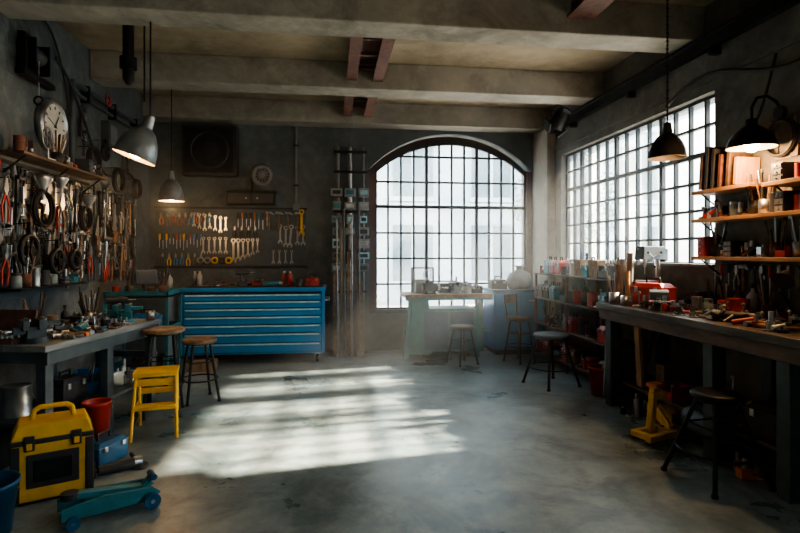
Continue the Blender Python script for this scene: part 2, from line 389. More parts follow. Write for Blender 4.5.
b = B('pegboard'); b.bx((-2.52, YB-.02, 1.30), (-.36, YB, 2.16), M_BSTEEL)
b.bx((-2.54, YB-.03, 2.15), (-.34, YB, 2.18), M_BLK); b.bx((-2.54, YB-.03, 1.28), (-.34, YB, 1.31), M_BLK)
b.done()
rnd = random.Random(11)
b = B('hanging_wrenches')
for i in range(7): hang(b, 'back', -1.98+i*.075, 2.1-.01*i, t_wrench, .22+.02*(i % 3), off=.02)
for i in range(5): hang(b, 'back', -.74+i*.085, 1.93-.02*(i % 2), t_wrench, .30+.03*(i % 3), off=.02, tilt=rnd.uniform(-6, 6))
for i in range(6): hang(b, 'back', -1.42+i*.07, 1.72, t_wrench, .38-.03*i, off=.02)
for i in range(5): hang(b, 'back', -1.85+i*.08, 1.74, t_wrench, .26, off=.02)
for i in range(4): hang(b, 'back', -.84+i*.09, 1.55, t_wrench, .22, off=.02)
b.done()
b = B('hanging_adjustable_wrench'); hang(b, 'back', -.42, 2.16, t_wrench, .42, M_YEL, .045); b.done()
b = B('hanging_screwdrivers')
for i in range(13): hang(b, 'back', -2.46+i*.048, 1.78, t_driver, rnd.uniform(.14, .24), rnd.choice(COLS))
for i in range(8): hang(b, 'back', -1.35+i*.06, 2.10, t_driver, rnd.uniform(.16, .28), rnd.choice(COLS))
b.done()
b = B('hanging_pliers')
for i in range(9): hang(b, 'back', -2.44+i*.085, 2.10, t_pliers, rnd.uniform(.15, .21), rnd.choice(COLS), tilt=rnd.uniform(-8, 8))
for i in range(7): hang(b, 'back', -2.42+i*.09, 1.5, t_pliers, rnd.uniform(.15, .19), rnd.choice(COLS))
for i in range(4): hang(b, 'back', -1.40+i*.1, 1.9, t_pliers, .16, M_DARK)
b.done()
b = B('hanging_hammers')
for i in range(4): hang(b, 'back', -.9+i*.14, 2.12, t_hammer, .28)
b.done()
b = B('hanging_measuring_tapes')
for i in range(5): hang(b, 'back', -1.88+i*.10, 1.44, t_coil, .10, rnd.choice([M_STEEL, M_YEL, M_DARK]))
b.done()

b = B('loudspeaker', (-1.72, YB, 2.98))
b.bx((-.38, -.22, -.36), (.38, 0, .36), M_DARK); b.bx((-.34, -.24, -.32), (.34, -.22, .32), M_BLK)
b.ring((0, -.245, 0), .26, .02, M_DARK, 'Y', 28, 8); b.lathe([(0, .02), (.08, .03), (.14, 0), (.24, -.02)], M_RUB, Matrix.Translation((0, -.235, 0)) @ Matrix.Rotation(R(90), 4, 'X'))
b.done(.02)
b = B('round_vent', (-1.0, YB, 2.66)); b.ring((0, -.05, 0), .13, .035, M_GREY, 'Y'); b.cyl((0, 0, 0), (0, -.05, 0), .12, M_DARK, seg=24)
for a in range(0, 180, 30): b.box((0, -.06, 0), (.22, .008, .016), M_GREY, (0, a, 0))
b.cyl((0, -.05, 0), (0, -.075, 0), .03, M_GREY); b.done()
b = B('control_box', (-1.15, YB, 2.30)); b.bx((-.34, -.2, -.09), (.34, 0, .09), M_BLK); b.bx((-.32, -.21, -.07), (.0, -.2, .07), M_DARK); b.bx((.03, -.21, -.07), (.32, -.2, .07), M_DARK); b.bx((-.36, -.22, .09), (.36, 0, .1), M_BLK)
for xx in (-.06, .1): b.cyl((xx, -.22, 0), (xx, -.21, 0), .015, M_STEEL)
b.cyl((0, -.05, .1), (0, -.05, .3), .012, M_BLK); b.done(.006)

# ------------------------------------------------------------------ blue cabinet
CX0, CX1, CY0, CY1 = -1.96, -.07, 7.36, 8.0
b = B('rolling_tool_cabinet', ((CX0+CX1)/2, (CY0+CY1)/2, 0)); w = (CX1-CX0)/2; d = (CY1-CY0)/2
b.bx((-w, -d, .14), (w, d, .99), M_BLUE)
b.bx((-w-.02, -d-.03, .99), (w+.02, d+.01, 1.035), M_BLUE); b.bx((-w+.02, -d, 1.035), (w-.02, d-.02, 1.04), M_RUB)
b.bx((-w+.04, -d-.004, .16), (w-.04, -d, .975), M_BLK)
z = .17
for i, h in enumerate((.13, .13, .115, .115, .105, .10, .095)):
    b.bx((-w+.05, -d-.022, z), (w-.05, -d, z+h-.014), M_BLUE)
    b.bx((-w+.07, -d-.040, z+h-.036), (w-.07, -d-.018, z+h-.018), M_BLUED)
    z += h
for sx in (-1, 1):
    for sy in (-1, 1):
        cx, cy = sx*(w-.1), sy*(d-.09)
        b.cyl((cx-.02, cy, .05), (cx+.02, cy, .05), .05, M_RUB, seg=16); b.bx((cx-.035, cy-.03, .06), (cx-.025, cy+.03, .14), M_STEEL); b.bx((cx+.025, cy-.03, .06), (cx+.035, cy+.03, .14), M_STEEL)
        b.bx((cx-.05, cy-.05, .12), (cx+.05, cy+.05, .14), M_STEEL)
b.tube([(w, -d+.08, .85), (w+.06, -d+.08, .85), (w+.06, d-.08, .85), (w, d-.08, .85)], .012, M_CHROME)
b.done(.004)

# ------------------------------------------------------------------ small prop makers
def p_can(n, loc, r=.05, h=.12, m=None, lid=None):
    b = B(n, loc); m = m or M_STEEL
    b.lathe([(0, 0), (r, 0), (r, .006), (r*.97, .01), (r*.97, h-.01), (r, h-.006), (r, h), (r*.85, h), (r*.83, h-.006), (0, h-.006)], m, seg=18)
    b.tube([(r, 0, h*.8), (r*1.2, 0, h*.6), (r*.9, r*.8, h*.45)], .002, M_STEEL, 4); return b.done()
def p_spray(n, loc, m):
    b = B(n, loc); r = .032
    b.lathe([(0, 0), (r, 0), (r, .15), (r*.8, .165), (r*.45, .175), (r*.45, .178), (0, .178)], m, seg=16); b.cyl((0, 0, .175), (0, 0, .205), r*.5, M_WHT); b.box((0, -.012, .195), (.008, .012, .008), M_RED); return b.done()
def p_bottle(n, loc, m, s=1.0):
    b = B(n, loc); r = .04*s
    b.lathe([(0, 0), (r, 0), (r, .13*s), (r*.9, .15*s), (r*.3, .18*s), (r*.3, .22*s), (0, .22*s)], m, seg=16); b.cyl((0, 0, .20*s), (0, 0, .235*s), r*.4, M_DARK); return b.done()
def p_toolbox(n, loc, rz, m, w=.38, d=.19, h=.2):
    b = B(n, loc, rz)
    b.box((0, 0, h*.36), (w, d, h*.72), m); b.box((0, 0, h*.78), (w*1.02, d*1.04, h*.14), m); b.box((0, 0, h*.92), (w*.98, d*.98, h*.16), m, taper=.75)
    b.tube([(-w*.2, 0, h), (-w*.2, 0, h+.045), (w*.2, 0, h+.045), (w*.2, 0, h)], .009, M_BLK)
    for s in (-1, 1): b.bx((s*w*.3-.018, -d/2-.014, h*.6), (s*w*.3+.018, -d/2, h*.84), M_STEEL)
    return b.done(.006)
def p_drill(n, loc, rz, m):
    b = B(n, loc, rz)
    b.box((0, 0, .03), (.11, .075, .06), M_DARK); b.box((-.005, 0, .11), (.04, .035, .12), m, (0, -8, 0)); b.cyl((-.09, 0, .19), (.06, 0, .19), .034, m); b.cyl((.06, 0, .19), (.10, 0, .19), .028, M_DARK, .02); b.cyl((.10, 0, .19), (.17, 0, .19), .006, M_CHROME)
    b.box((.025, 0, .14), (.012, .015, .035), M_DARK); return b.done(.003)
def p_vise(n, loc, rz, m=None):
    m = m or M_TEAL; b = B(n, loc, rz)
    b.cyl((0, 0, 0), (0, 0, .035), .09, m, .075, 20); b.box((0, 0, .07), (.12, .09, .09), m); b.box((.03, 0, .13), (.05, .15, .07), m); b.box((-.07, 0, .13), (.04, .15, .07), m); b.box((.055-.01, 0, .165), (.015, .15, .02), M_STEEL); b.box((-.05, 0, .165), (.015, .15, .02), M_STEEL)
    b.box((-.09, 0, .09), (.10, .05, .05), m); b.cyl((-.13, 0, .09), (-.20, 0, .09), .012, M_CHROME); b.cyl((-.19, -.08, .09), (-.19, .08, .09), .006, M_CHROME); b.ball((-.19, .08, .09), .01, M_CHROME); b.ball((-.19, -.08, .09), .01, M_CHROME)
    b.box((.10, 0, .13), (.10, .07, .03), m); return b.done(.004)
def p_brushjar(n, loc, m):
    b = B(n, loc); r = .045
    b.lathe([(0, 0), (r, 0), (r, .11), (r*.92, .11), (r*.92, .01), (0, .01)], m, seg=16)
    q = random.Random(int(loc[1]*1000))
    for i in range(9):
        a = q.random()*6.28; t = Vector((math.cos(a)*.07, math.sin(a)*.07, .2+q.random()*.14)); s0 = Vector((math.cos(a)*.015, math.sin(a)*.015, .012))
        b.cyl(s0, t, .004, q.choice([M_WOOD, M_STEEL, M_DWOOD, M_DARK]), .008, 6)
    return b.done()
def p_grinder(n, loc, rz, m):
    b = B(n, loc, rz); b.cyl((-.14, 0, .04), (.08, 0, .04), .033, m, .038); b.cyl((.08, 0, .045), (.13, 0, .045), .036, M_STEEL); b.cyl((.115, 0, .005), (.115, 0, .017), .06, M_DARK, seg=20); b.cyl((.10, .03, .05), (.10, .13, .06), .014, M_DARK); b.tube([(-.14, 0, .04), (-.2, .02, .015), (-.26, .07, .008)], .006, M_RUB, 6); return b.done()
def p_bin(n, loc, rz, m, w=.16, d=.2, h=.1):
    b = B(n, loc, rz); t = .006
    b.bx((-w/2, -d/2, 0), (w/2, d/2, t), m); b.bx((-w/2, -d/2, 0), (-w/2+t, d/2, h), m); b.bx((w/2-t, -d/2, 0), (w/2, d/2, h), m); b.bx((-w/2, d/2-t, 0), (w/2, d/2, h), m); b.bx((-w/2, -d/2, 0), (w/2, -d/2+t, h*.6), m)
    q = random.Random(int(abs(loc[0]*77+loc[1]*991)))
    for i in range(12): b.cyl((q.uniform(-w*.35, w*.35), q.uniform(-d*.35, d*.35), .006), (q.uniform(-w*.4, w*.4), q.uniform(-d*.4, d*.4), h*q.uniform(.6, 1.5)), .006, q.choice([M_CHROME, M_STEEL, M_DWOOD, M_DARK, M_WOOD]), seg=6)
    return b.done()
def p_box(n, loc, rz, w, d, h, m=None):
    m = m or M_CARD; b = B(n, loc, rz); b.bx((-w/2, -d/2, 0), (w/2, d/2, h*.97), m); b.box((-w*.25, 0, h*.985), (w*.49, d*.98, .006), m, (0, -2, 0)); b.box((w*.25, 0, h*.985), (w*.49, d*.98, .006), m, (0, 2, 0)); b.bx((-.02, -d/2-.001, 0), (.02, d/2+.001, h*.99), M_WOOD); return b.done()
def p_loose(n, loc, rz, w, d, cnt, seed):
    b = B(n, loc, rz); q = random.Random(seed)
    for i in range(cnt):
        b.M = Matrix.Translation((q.uniform(-w/2, w/2), q.uniform(-d/2, d/2), 0)) @ Matrix.Rotation(q.uniform(0, 6.28), 4, 'Z') @ Matrix.Rotation(R(-90), 4, 'X') @ Matrix.Translation((0, 0, .08))
        f = q.choice([t_wrench, t_pliers, t_driver, t_hammer, t_wrench]); L = q.uniform(.14, .22)
        f(b, L, None if f is t_wrench else q.choice(COLS))
    o = b.done(); mz = min(v.co.z for v in o.data.vertices)
    for v in o.data.vertices: v.co.z -= mz
    return o
# heap of mechanical parts: bolts, bushes, brackets, bearings, short pipe, as one object
def p_scrap(loc, rz, w, d, h, cnt, seed, pal=None, name='machine_parts_pile'):
    b = B(name, loc, rz); q = random.Random(seed); pal = pal or [M_STEEL, M_BLK, M_DARK, M_RUST, M_BSTEEL, M_GREY, M_CHROME, M_RED, M_DWOOD, M_DARK]
    for i in range(cnt):
        x, y = q.uniform(-w/2, w/2), q.uniform(-d/2, d/2); m = q.choice(pal); k = q.randint(0, 5)
        hh = h*q.uniform(.35, 1.0)*(1-.5*(abs(x)/(w/2+.01))**2)
        if k == 0: b.cyl((x, y, 0), (x, y, hh*.5), .018+q.random()*.02, m, seg=12); b.cyl((x, y, hh*.5), (x, y, hh), .012+q.random()*.01, M_STEEL, seg=8)
        elif k == 1: b.box((x, y, hh*.3), (q.uniform(.04, .10), q.uniform(.04, .08), hh*.6), m, (0, 0, q.uniform(0, 180))); b.cyl((x, y, hh*.6), (x, y, hh*.75), .014, M_STEEL)
        elif k == 2:
            a = q.uniform(0, 3.14); l = q.uniform(.06, .14); r = q.uniform(.008, .02); b.cyl((x-l/2*math.cos(a), y-l/2*math.sin(a), r), (x+l/2*math.cos(a), y+l/2*math.sin(a), r+hh*.4), r, m, seg=8)
        elif k == 3: b.ring((x, y, .012), q.uniform(.02, .045), .011, m, 'Z', 16, 6)
        elif k == 4: b.cyl((x, y, 0), (x, y, .02), .035, m, seg=16); b.cyl((x, y, .02), (x+q.uniform(-.02, .02), y, hh), .008, M_STEEL, seg=6); b.ball((x, y, hh), .014, m, 8, 5)
        else: b.bx((x-.03, y-.02, 0), (x+.03, y+.02, .008), m); b.bx((x-.03, y-.02, 0), (x-.022, y+.02, hh*.8), m)
    return b.done()
def p_socketset(n, loc, rz, m=None):
    m = m or M_RED
    b = B(n, loc, rz); b.bx((-.16, -.1, 0), (.16, .1, .035), m); b.bx((-.15, -.09, .035), (.15, .09, .037), M_DARK)
    for i in range(8):
        for k in range(3): b.cyl((-.13+i*.037, -.06+k*.06, .036), (-.13+i*.037, -.06+k*.06, .06), .008+.001*i, M_CHROME, seg=8)
    b.box((0, .12, .12), (.32, .02, .2), m, (-12, 0, 0)); return b.done()
def p_jar(n, loc, rz=0, m=None):
    b = B(n, loc, rz); b.lathe([(0, 0), (.036, 0), (.04, .008), (.04, .085), (.03, .1), (.03, .104)], M_GLASSJ, seg=16); b.cyl((0, 0, .1), (0, 0, .122), .036, m or M_DARK, seg=16); return b.done()
def p_motor(n, loc, rz, m):
    b = B(n, loc, rz); b.bx((-.09, -.06, 0), (.09, .06, .015), M_BLK)
    for x in (-.06, .06): b.bx((x-.012, -.05, .01), (x+.012, .05, .05), M_BLK)
    b.cyl((-.11, 0, .09), (.11, 0, .09), .06, m, seg=20)
    for i in range(8): b.cyl((-.09+i*.024, 0, .09), (-.084+i*.024, 0, .09), .068, m, seg=20)
    b.cyl((.11, 0, .09), (.17, 0, .09), .012, M_CHROME); b.cyl((.14, 0, .09), (.16, 0, .09), .04, M_STEEL, seg=18); b.box((0, 0, .165), (.08, .05, .04), M_DARK); return b.done()
def p_drillpress(n, loc, rz, m):
    b = B(n, loc, rz); b.box((0, 0, .015), (.2, .28, .03), M_BLK); b.cyl((0, .09, .03), (0, .09, .56), .022, M_STEEL); b.box((0, -.02, .22), (.16, .18, .02), M_STEEL); b.cyl((0, .09, .19), (0, .09, .24), .04, M_BLK)
    b.box((0, .0, .50), (.13, .28, .13), m, taper=.9); b.cyl((0, -.07, .45), (0, -.07, .36), .02, M_STEEL, .012); b.cyl((0, -.07, .36), (0, -.07, .29), .004, M_CHROME)
    for a in (30, 150, 270): b.cyl((.07, -.03, .46), (.09, -.03+.09*math.cos(R(a)), .46+.09*math.sin(R(a))), .005, M_CHROME); b.ball((.09, -.03+.09*math.cos(R(a)), .46+.09*math.sin(R(a))), .012, M_BLK)
    b.cyl((0, .15, .42), (0, .15, .54), .05, M_DARK, seg=16); return b.done(.004)
def p_gear(n, loc, r, m):
    b = B(n, loc); b.cyl((0, 0, 0), (0, 0, .03), r*.85, m, seg=24); b.cyl((0, 0, .03), (0, 0, .05), r*.3, m)
    for i in range(14):
        a = i*2*math.pi/14; b.box((r*.9*math.cos(a), r*.9*math.sin(a), .015), (r*.22, r*.18, .028), m, (0, 0, math.degrees(a)))
    return b.done()
def p_mug(n, loc, m):
    b = B(n, loc); r = .04
    b.lathe([(0, 0), (r, 0), (r, .09), (r*.9, .09), (r*.9, .01), (0, .01)], m, seg=18)
    b.tube([(r, 0, .075), (r+.025, 0, .065), (r+.025, 0, .03), (r, 0, .02)], .005, m, 6); return b.done()
def p_case(n, loc, rz, q):     # small organiser case with drawers
    w, h = q.uniform(.08, .095), q.uniform(.09, .17); m = q.choice([M_RED, M_DARK, M_BSTEEL, M_RUST, M_DWOOD]); b = B(n, loc, rz)
    b.bx((-w/2, -.07, 0), (w/2, .07, h), m); k = 3
    for i in range(k): b.bx((-w/2+.008, -.076, h*(i/k)+.006), (w/2-.008, -.07, h*((i+1)/k)-.004), M_GREY if m is M_DARK else m); b.cyl((0, -.086, h*(i+.5)/k), (0, -.076, h*(i+.5)/k), .006, M_STEEL, seg=6)
    return b.done()
def assort(q, loc, rz, kinds='jbgsmcrtkvpd'):
    c = q.choice(kinds)
    if c == 'j': return p_jar('screw_jar', loc, 0, q.choice([M_DARK, M_RED, M_STEEL]))
    if c == 'b': return p_bottle('oil_bottle', loc, q.choice([M_DARK, M_DWOOD, M_RUST, M_WHT]), q.uniform(.8, 1.15))
    if c == 'g': return p_gear('steel_gear', loc, q.uniform(.045, .065), M_STEEL)
    if c == 's': return p_spray('spray_can', loc, q.choice([M_RED, M_DARK, M_BLUE, M_STEEL, M_DARK]))
    if c == 'm': return p_mug('steel_mug', loc, q.choice([M_STEEL, M_DARK, M_TEAL]))
    if c == 'c': return p_can('paint_tin', loc, q.uniform(.035, .047), q.uniform(.09, .15), q.choice([M_STEEL, M_RED, M_DARK, M_CARD, M_RUST]))
    if c == 't': return p_brushjar('tool_jar', loc, q.choice([M_STEEL, M_DARK, M_RUST]))
    if c == 'k': return p_bin('parts_bin', loc, rz, q.choice([M_DARK, M_RED, M_TEAL, M_GREY]), .09, .13, .08)
    if c == 'v': return p_motor('electric_motor', loc, rz, q.choice([M_TEAL, M_GREY, M_BSTEEL]))
    if c == 'p': return p_box('cardboard_box', loc, rz, .09, .12, q.uniform(.08, .14))
    if c == 'o': return p_case('organiser_case', loc, rz, q)
    if c == 'x': return p_scrap(loc, rz, .06, .1, .16, 8, q.randint(0, 999))
    if c == 'd': return p_drill('power_drill', loc, rz+q.uniform(-.5, .5), q.choice([M_RED, M_TEAL, M_DARK, M_ORG]))
    return p_jar('screw_jar', loc, 0, M_DARK)

zc = 1.04
p_loose('loose_hand_tools', (-1.55, 7.68, zc), 0, .5, .25, 12, 3)
p_toolbox('small_toolbox', (-.25, 7.72, zc), 0, M_RED, .2, .12, .11)
p_can('paint_tin', (-.43, 7.6, zc), .045, .1, M_DARK); p_spray('spray_can', (-.55, 7.65, zc), M_RED); p_spray('spray_can', (-.64, 7.7, zc), M_RED)
p_bin('parts_bin', (-.98, 7.7, zc), 0, M_RED, .18, .18, .07); p_drill('power_drill', (-1.2, 7.6, zc), .4, M_DARK); p_spray('spray_can', (-1.88, 7.8, zc), M_STEEL); p_spray('spray_can', (-1.80, 7.75, zc), M_WHT)
p_grinder('angle_grinder', (-.78, 7.52, zc), .3, M_TEAL)
p_scrap((-1.45, 7.88, zc), 0, .7, .1, .14, 18, 71)
p_box('cardboard_box', (-1.62, 7.12, 0), .05, .34, .26, .12)

b = B('component_rack')
for x, r in ((.12, .028), (.30, .035), (.50, .022)): b.cyl((x, YB-.12, 0), (x, YB-.12, 3.1), r, M_GREY if r < .03 else M_STEEL)
for x in (.12, .30, .5): b.cyl((x, YB-.12, 0), (x, YB-.12, .02), .07, M_BLK, seg=16)
for z in (.9, 1.5, 2.1, 2.7, 3.0): b.bx((.06, YB-.16, z), (.56, YB-.10, z+.04), M_BLK); b.bx((.28, YB-.11, z), (.32, YB, z+.03), M_BLK)
rr = random.Random(5)
for z in (1.28, 1.46, 1.64, 1.82, 2.0, 2.2, 2.4):
    for x in (.10, .30, .50):
        if rr.random() < .9:
            w = rr.uniform(.05, .085); h = rr.uniform(.05, .07); b.bx((x-w, YB-.28, z-h), (x+w, YB-.15, z+h), rr.choice([M_GREY, M_BLUED, M_STEEL, M_GREY]))
            b.bx((x-w*.7, YB-.286, z-h*.5), (x+w*.7, YB-.28, z+h*.5), rr.choice([M_WHT, M_DARK, M_TEAL, M_BLUED]))
b.done(.004)
b = B('leaning_planks')
for i, (x, h) in enumerate(((.07, 1.2), (.17, 1.85), (.27, 1.5), (.36, 1.75), (.46, 1.1))):
    y0 = 7.72-.02*i; b.box((x, y0+.05, h/2+.012), (.055, .025, h), [M_WOOD, M_PALLET, M_WOOD, M_DWOOD, M_WOOD][i], (-2.0-.2*i, 0, 0), taper=.8)
for i in range(4): b.cyl((.12+.1*i, 7.66, 0), (.10+.11*i, 7.86, 2.0+.15*(i % 2)), .012, [M_STEEL, M_GREY][i % 2], seg=8)
b.done()

# ------------------------------------------------------------------ stools
def stool(name, loc, rz, h, r, sp, seat, leg, legr=.012, back=False):
    b = B(name, loc, rz)
    b.lathe([(0, h-.04), (r*.9, h-.04), (r, h-.03), (r, h-.008), (r*.94, h), (r*.5, h-.004), (0, h-.006)], seat, seg=28)
    b.ring((0, 0, h-.045), r*.8, .01, leg, seg=24)
    for i in range(4):
        a = R(45+90*i); t = Vector((math.cos(a)*r*.7, math.sin(a)*r*.7, h-.045)); f = Vector((math.cos(a)*sp, math.sin(a)*sp, .012))
        b.cyl(f, t, legr, leg, seg=8); b.cyl((f[0], f[1], 0), (f[0], f[1], .02), legr*1.4, M_RUB, seg=8)
    q = .38; k = sp+(r*.7-sp)*q; b.ring((0, 0, q*(h-.045)), k, .008, leg, seg=28)
    k = sp+(r*.7-sp)*.68; z = .68*(h-.045)
    P = [(math.cos(R(45+90*i))*k, math.sin(R(45+90*i))*k, z) for i in range(4)]
    for i in range(4): b.cyl(P[i], P[(i+1) % 4], .007, leg, seg=6)
    if back:
        b.tube([(-r*.6, r*.75, h-.03), (-r*.7, r*.95, h+.28), (r*.7, r*.95, h+.28), (r*.6, r*.75, h-.03)], .011, leg); b.box((0, r*.95, h+.24), (r*1.4, .02, .12), seat)
    return b.done()
stool('metal_stool', (2.50, 5.80, 0), .3, .58, .20, .31, M_BSTEEL, M_BLK, .015)
stool('metal_stool', (2.53, 3.22, 0), .1, .58, .155, .31, M_BLK, M_BLK, .015)
stool('wooden_seat_stool', (-1.54, 5.22, 0), .2, .80, .19, .22, M_WOOD, M_BLK, .015)
stool('wooden_seat_stool', (-1.32, 5.66, 0), .5, .63, .17, .22, M_WOOD, M_BLK, .014)
stool('metal_stool', (1.78, 7.05, 0), .4, .52, .16, .21, M_BSTEEL, M_BLK, .012)
stool('bar_chair', (2.60, 7.1, 0), .5, .62, .17, .21, M_DARK, M_BLK, .012, back=True)

b = B('yellow_step_stool', (-1.45, 4.74, 0), R(12))
b.box((0, 0, .50), (.34, .28, .035), M_YEL); b.box((0, -.17, .25), (.32, .13, .03), M_YEL)
for sx in (-1, 1):
    b.cyl((sx*.15, .20, 0), (sx*.15, .10, .49), .014, M_YEL); b.cyl((sx*.17, -.26, 0), (sx*.15, -.08, .49), .014, M_YEL)
    b.cyl((sx*.16, -.20, .23), (sx*.16, .15, .23), .01, M_YEL); b.cyl((sx*.16, .18, .10), (sx*.17, -.22, .10), .009, M_BLK)
b.box((0, .18, .3), (.30, .02, .05), M_YEL)
b.box((0, -.09, .43), (.30, .012, .06), M_YEL)
b.done(.005)

# ------------------------------------------------------------------ left bench
LB = (-1.93, 3.94); LA = R(-11.4); BZ = .86
def lb(x, y): return (LB[0]+x*math.cos(LA)-y*math.sin(LA), LB[1]+x*math.sin(LA)+y*math.cos(LA))
b = B('workbench', (LB[0], LB[1], 0), LA)
for i in range(4): b.bx((-.62+i*.155, 0, BZ-.045), (-.62+i*.155+.152, 1.55, BZ), M_BENCHG)
b.bx((-.60, .03, BZ-.13), (-.02, .06, BZ-.045), M_BSTEEL); b.bx((-.60, 1.49, BZ-.13), (-.02, 1.52, BZ-.045), M_BSTEEL)
b.bx((-.04, .03, BZ-.14), (-.01, 1.52, BZ-.045), M_BSTEEL)
for x in (-.06, -.55):
    for y in (.06, .76, 1.44): b.bx((x-.035, y-.03, 0), (x+.035, y+.05, BZ-.045), M_BSTEEL)
b.bx((-.58, .03, .28), (-.03, 1.5, .31), M_BSTEEL)
b.bx((-.62, 1.47, .5), (-.02, 1.5, .56), M_BSTEEL)
b.done(.005)
def onb(f, n, x, y, *a):
    X, Y = lb(x, y); return f(n, (X, Y, BZ), *a)
onb(p_vise, 'bench_vise', -.20, 1.26, LA+.4)
onb(p_vise, 'bench_vise', -.20, .16, LA+.9, M_BSTEEL)
onb(p_loose, 'loose_hand_tools', -.18, .45, LA, .24, .36, 20, 21)
onb(p_loose, 'loose_hand_tools', -.20, .88, LA, .24, .32, 20, 5)
onb(p_grinder, 'angle_grinder', -.18, .62, LA+2.0, M_TEAL); onb(p_drill, 'power_drill', -.38, 1.42, LA+.6, M_DARK)
onb(p_socketset, 'socket_set', -.44, .14, LA, M_RUST)
onb(p_mug, 'steel_mug', -.06, 1.45, M_STEEL); onb(p_gear, 'steel_gear', -.08, 1.04, .05, M_STEEL)
for i, (x, y, w_, d_, c_) in enumerate(((-.22, .62, .34, .5, 26), (-.22, 1.02, .3, .3, 18), (-.33, .32, .16, .2, 10))):
    X, Y = lb(x, y); p_scrap((X, Y, BZ), LA, w_, d_, .12, c_, 80+i)
q = random.Random(31)
for y in (.36, .50, .64, .79, .94, 1.09, 1.24):
    X, Y = lb(-.55+.02*q.random(), y); assort(q, (X, Y, BZ), LA+1.57, 'jbscctkto')
for y in (.42, .58, .74, .92, 1.08):
    X, Y = lb(-.41, y); assort(q, (X, Y, BZ), LA+1.57, 'jgcmttkso')
p_can('steel_pot', (-2.28, 4.25, .31), .10, .22, M_STEEL); p_bin('parts_bin', (-2.05, 4.95, .31), .2, M_BLUE, .3, .3, .16); p_toolbox('small_toolbox', (-2.1, 4.58, .31), 1.4, M_DARK, .3, .18, .2)
X, Y = lb(-.3, 1.25); p_scrap((X, Y, .31), LA, .4, .3, .3, 18, 91)

def bucket(n, loc, r, h, m):
    b = B(n, loc); b.lathe([(0, 0), (r*.8, 0), (r, h), (r*1.05, h), (r*1.05, h-.02), (r*1.01, h-.022), (r*1.01, h-.005), (r*.97, h-.01), (r*.78, .01), (0, .01)], m, seg=28)
    arc = [(r*1.05*math.cos(R(a)), r*.9*math.sin(R(a)), h-.03-.08*math.sin(R(a))) for a in range(0, 181, 20)]
    b.tube(arc, .004, M_STEEL, 5); return b.done()
bucket('blue_bucket', (-1.83, 3.10, 0), .16, .28, M_NAVY)

# yellow hard case: tapered box, lid, dark corners, latches, top handle
b = B('yellow_tool_case', (-1.72, 3.60, 0), R(26))
b.box((0, 0, .19), (.40, .27, .34), M_YEL, taper=1.04); b.box((0, 0, .375), (.43, .295, .03), M_DARK); b.box((0, 0, .43), (.42, .285, .085), M_YEL, taper=.84)
b.box((0, 0, .012), (.36, .24, .024), M_DARK)
b.box((0, -.137, .20), (.27, .02, .20), M_DARK); b.box((0, -.150, .20), (.20, .012, .13), M_BLK)
for s in (-1, 1):
    b.box((s*.19, -.125, .19), (.045, .045, .33), M_DARK, taper=1.05); b.box((s*.19, .125, .19), (.045, .045, .33), M_DARK, taper=1.05)
    b.box((s*.12, -.152, .37), (.055, .02, .09), M_DARK); b.box((s*.12, -.165, .355), (.03, .012, .04), M_YEL)
    b.cyl((s*.205, .09, .055), (s*.235, .09, .055), .055, M_RUB, seg=18)
b.tube([(-.11, 0, .47), (-.10, 0, .525), (-.07, 0, .545), (.07, 0, .545), (.10, 0, .525), (.11, 0, .47)], .016, M_YEL)
b.done(.01)
b = B('trolley_jack', (-1.26, 3.30, 0), R(32))
for s in (-1, 1):
    b.M = Matrix.Translation((0, s*.075+.008, 0)); b.poly([(-.26, .04), (.20, .03), (.25, .07), (.20, .11), (-.05, .13), (-.26, .11)], .016, M_TEAL)
    b.M = Matrix(); b.cyl((.19, s*.10, .045), (.19, s*.14, .045), .045, M_NAVY, seg=18); b.cyl((-.21, s*.10, .035), (-.21, s*.13, .035), .035, M_NAVY, seg=16)
b.cyl((.19, -.14, .045), (.19, .14, .045), .012, M_STEEL); b.cyl((-.21, -.13, .035), (-.21, .13, .035), .01, M_STEEL)
b.box((-.02, 0, .12), (.36, .06, .035), M_TEAL, (0, 8, 0)); b.cyl((-.21, 0, .13), (-.21, 0, .165), .045, M_DARK, seg=16); b.cyl((.16, 0, .08), (.22, 0, .15), .022, M_TEAL); b.box((.02, 0, .07), (.30, .12, .04), M_NAVY)
b.cyl((.22, -.05, .15), (.22, .05, .15), .018, M_NAVY)
b.done(.003)
p_grinder('angle_grinder', (-1.42, 3.88, 0), .6, M_DARK)
p_toolbox('small_toolbox', (-1.62, 4.10, 0), 1.2, M_NAVY, .28, .18, .16)
b = B('jerry_can', (-2.3, 4.15, 0), LA); b.box((0, 0, .12), (.16, .3, .24), M_DARK); b.cyl((0, -.1, .24), (0, -.1, .262), .025, M_RED); b.box((0, .04, .255), (.03, .14, .02), M_DARK); b.done(.015)
bucket('red_bucket', (-1.97, 4.78, 0), .12, .26, M_RED)
bucket('red_bucket', (-1.78, 4.38, 0), .10, .36, M_RED)

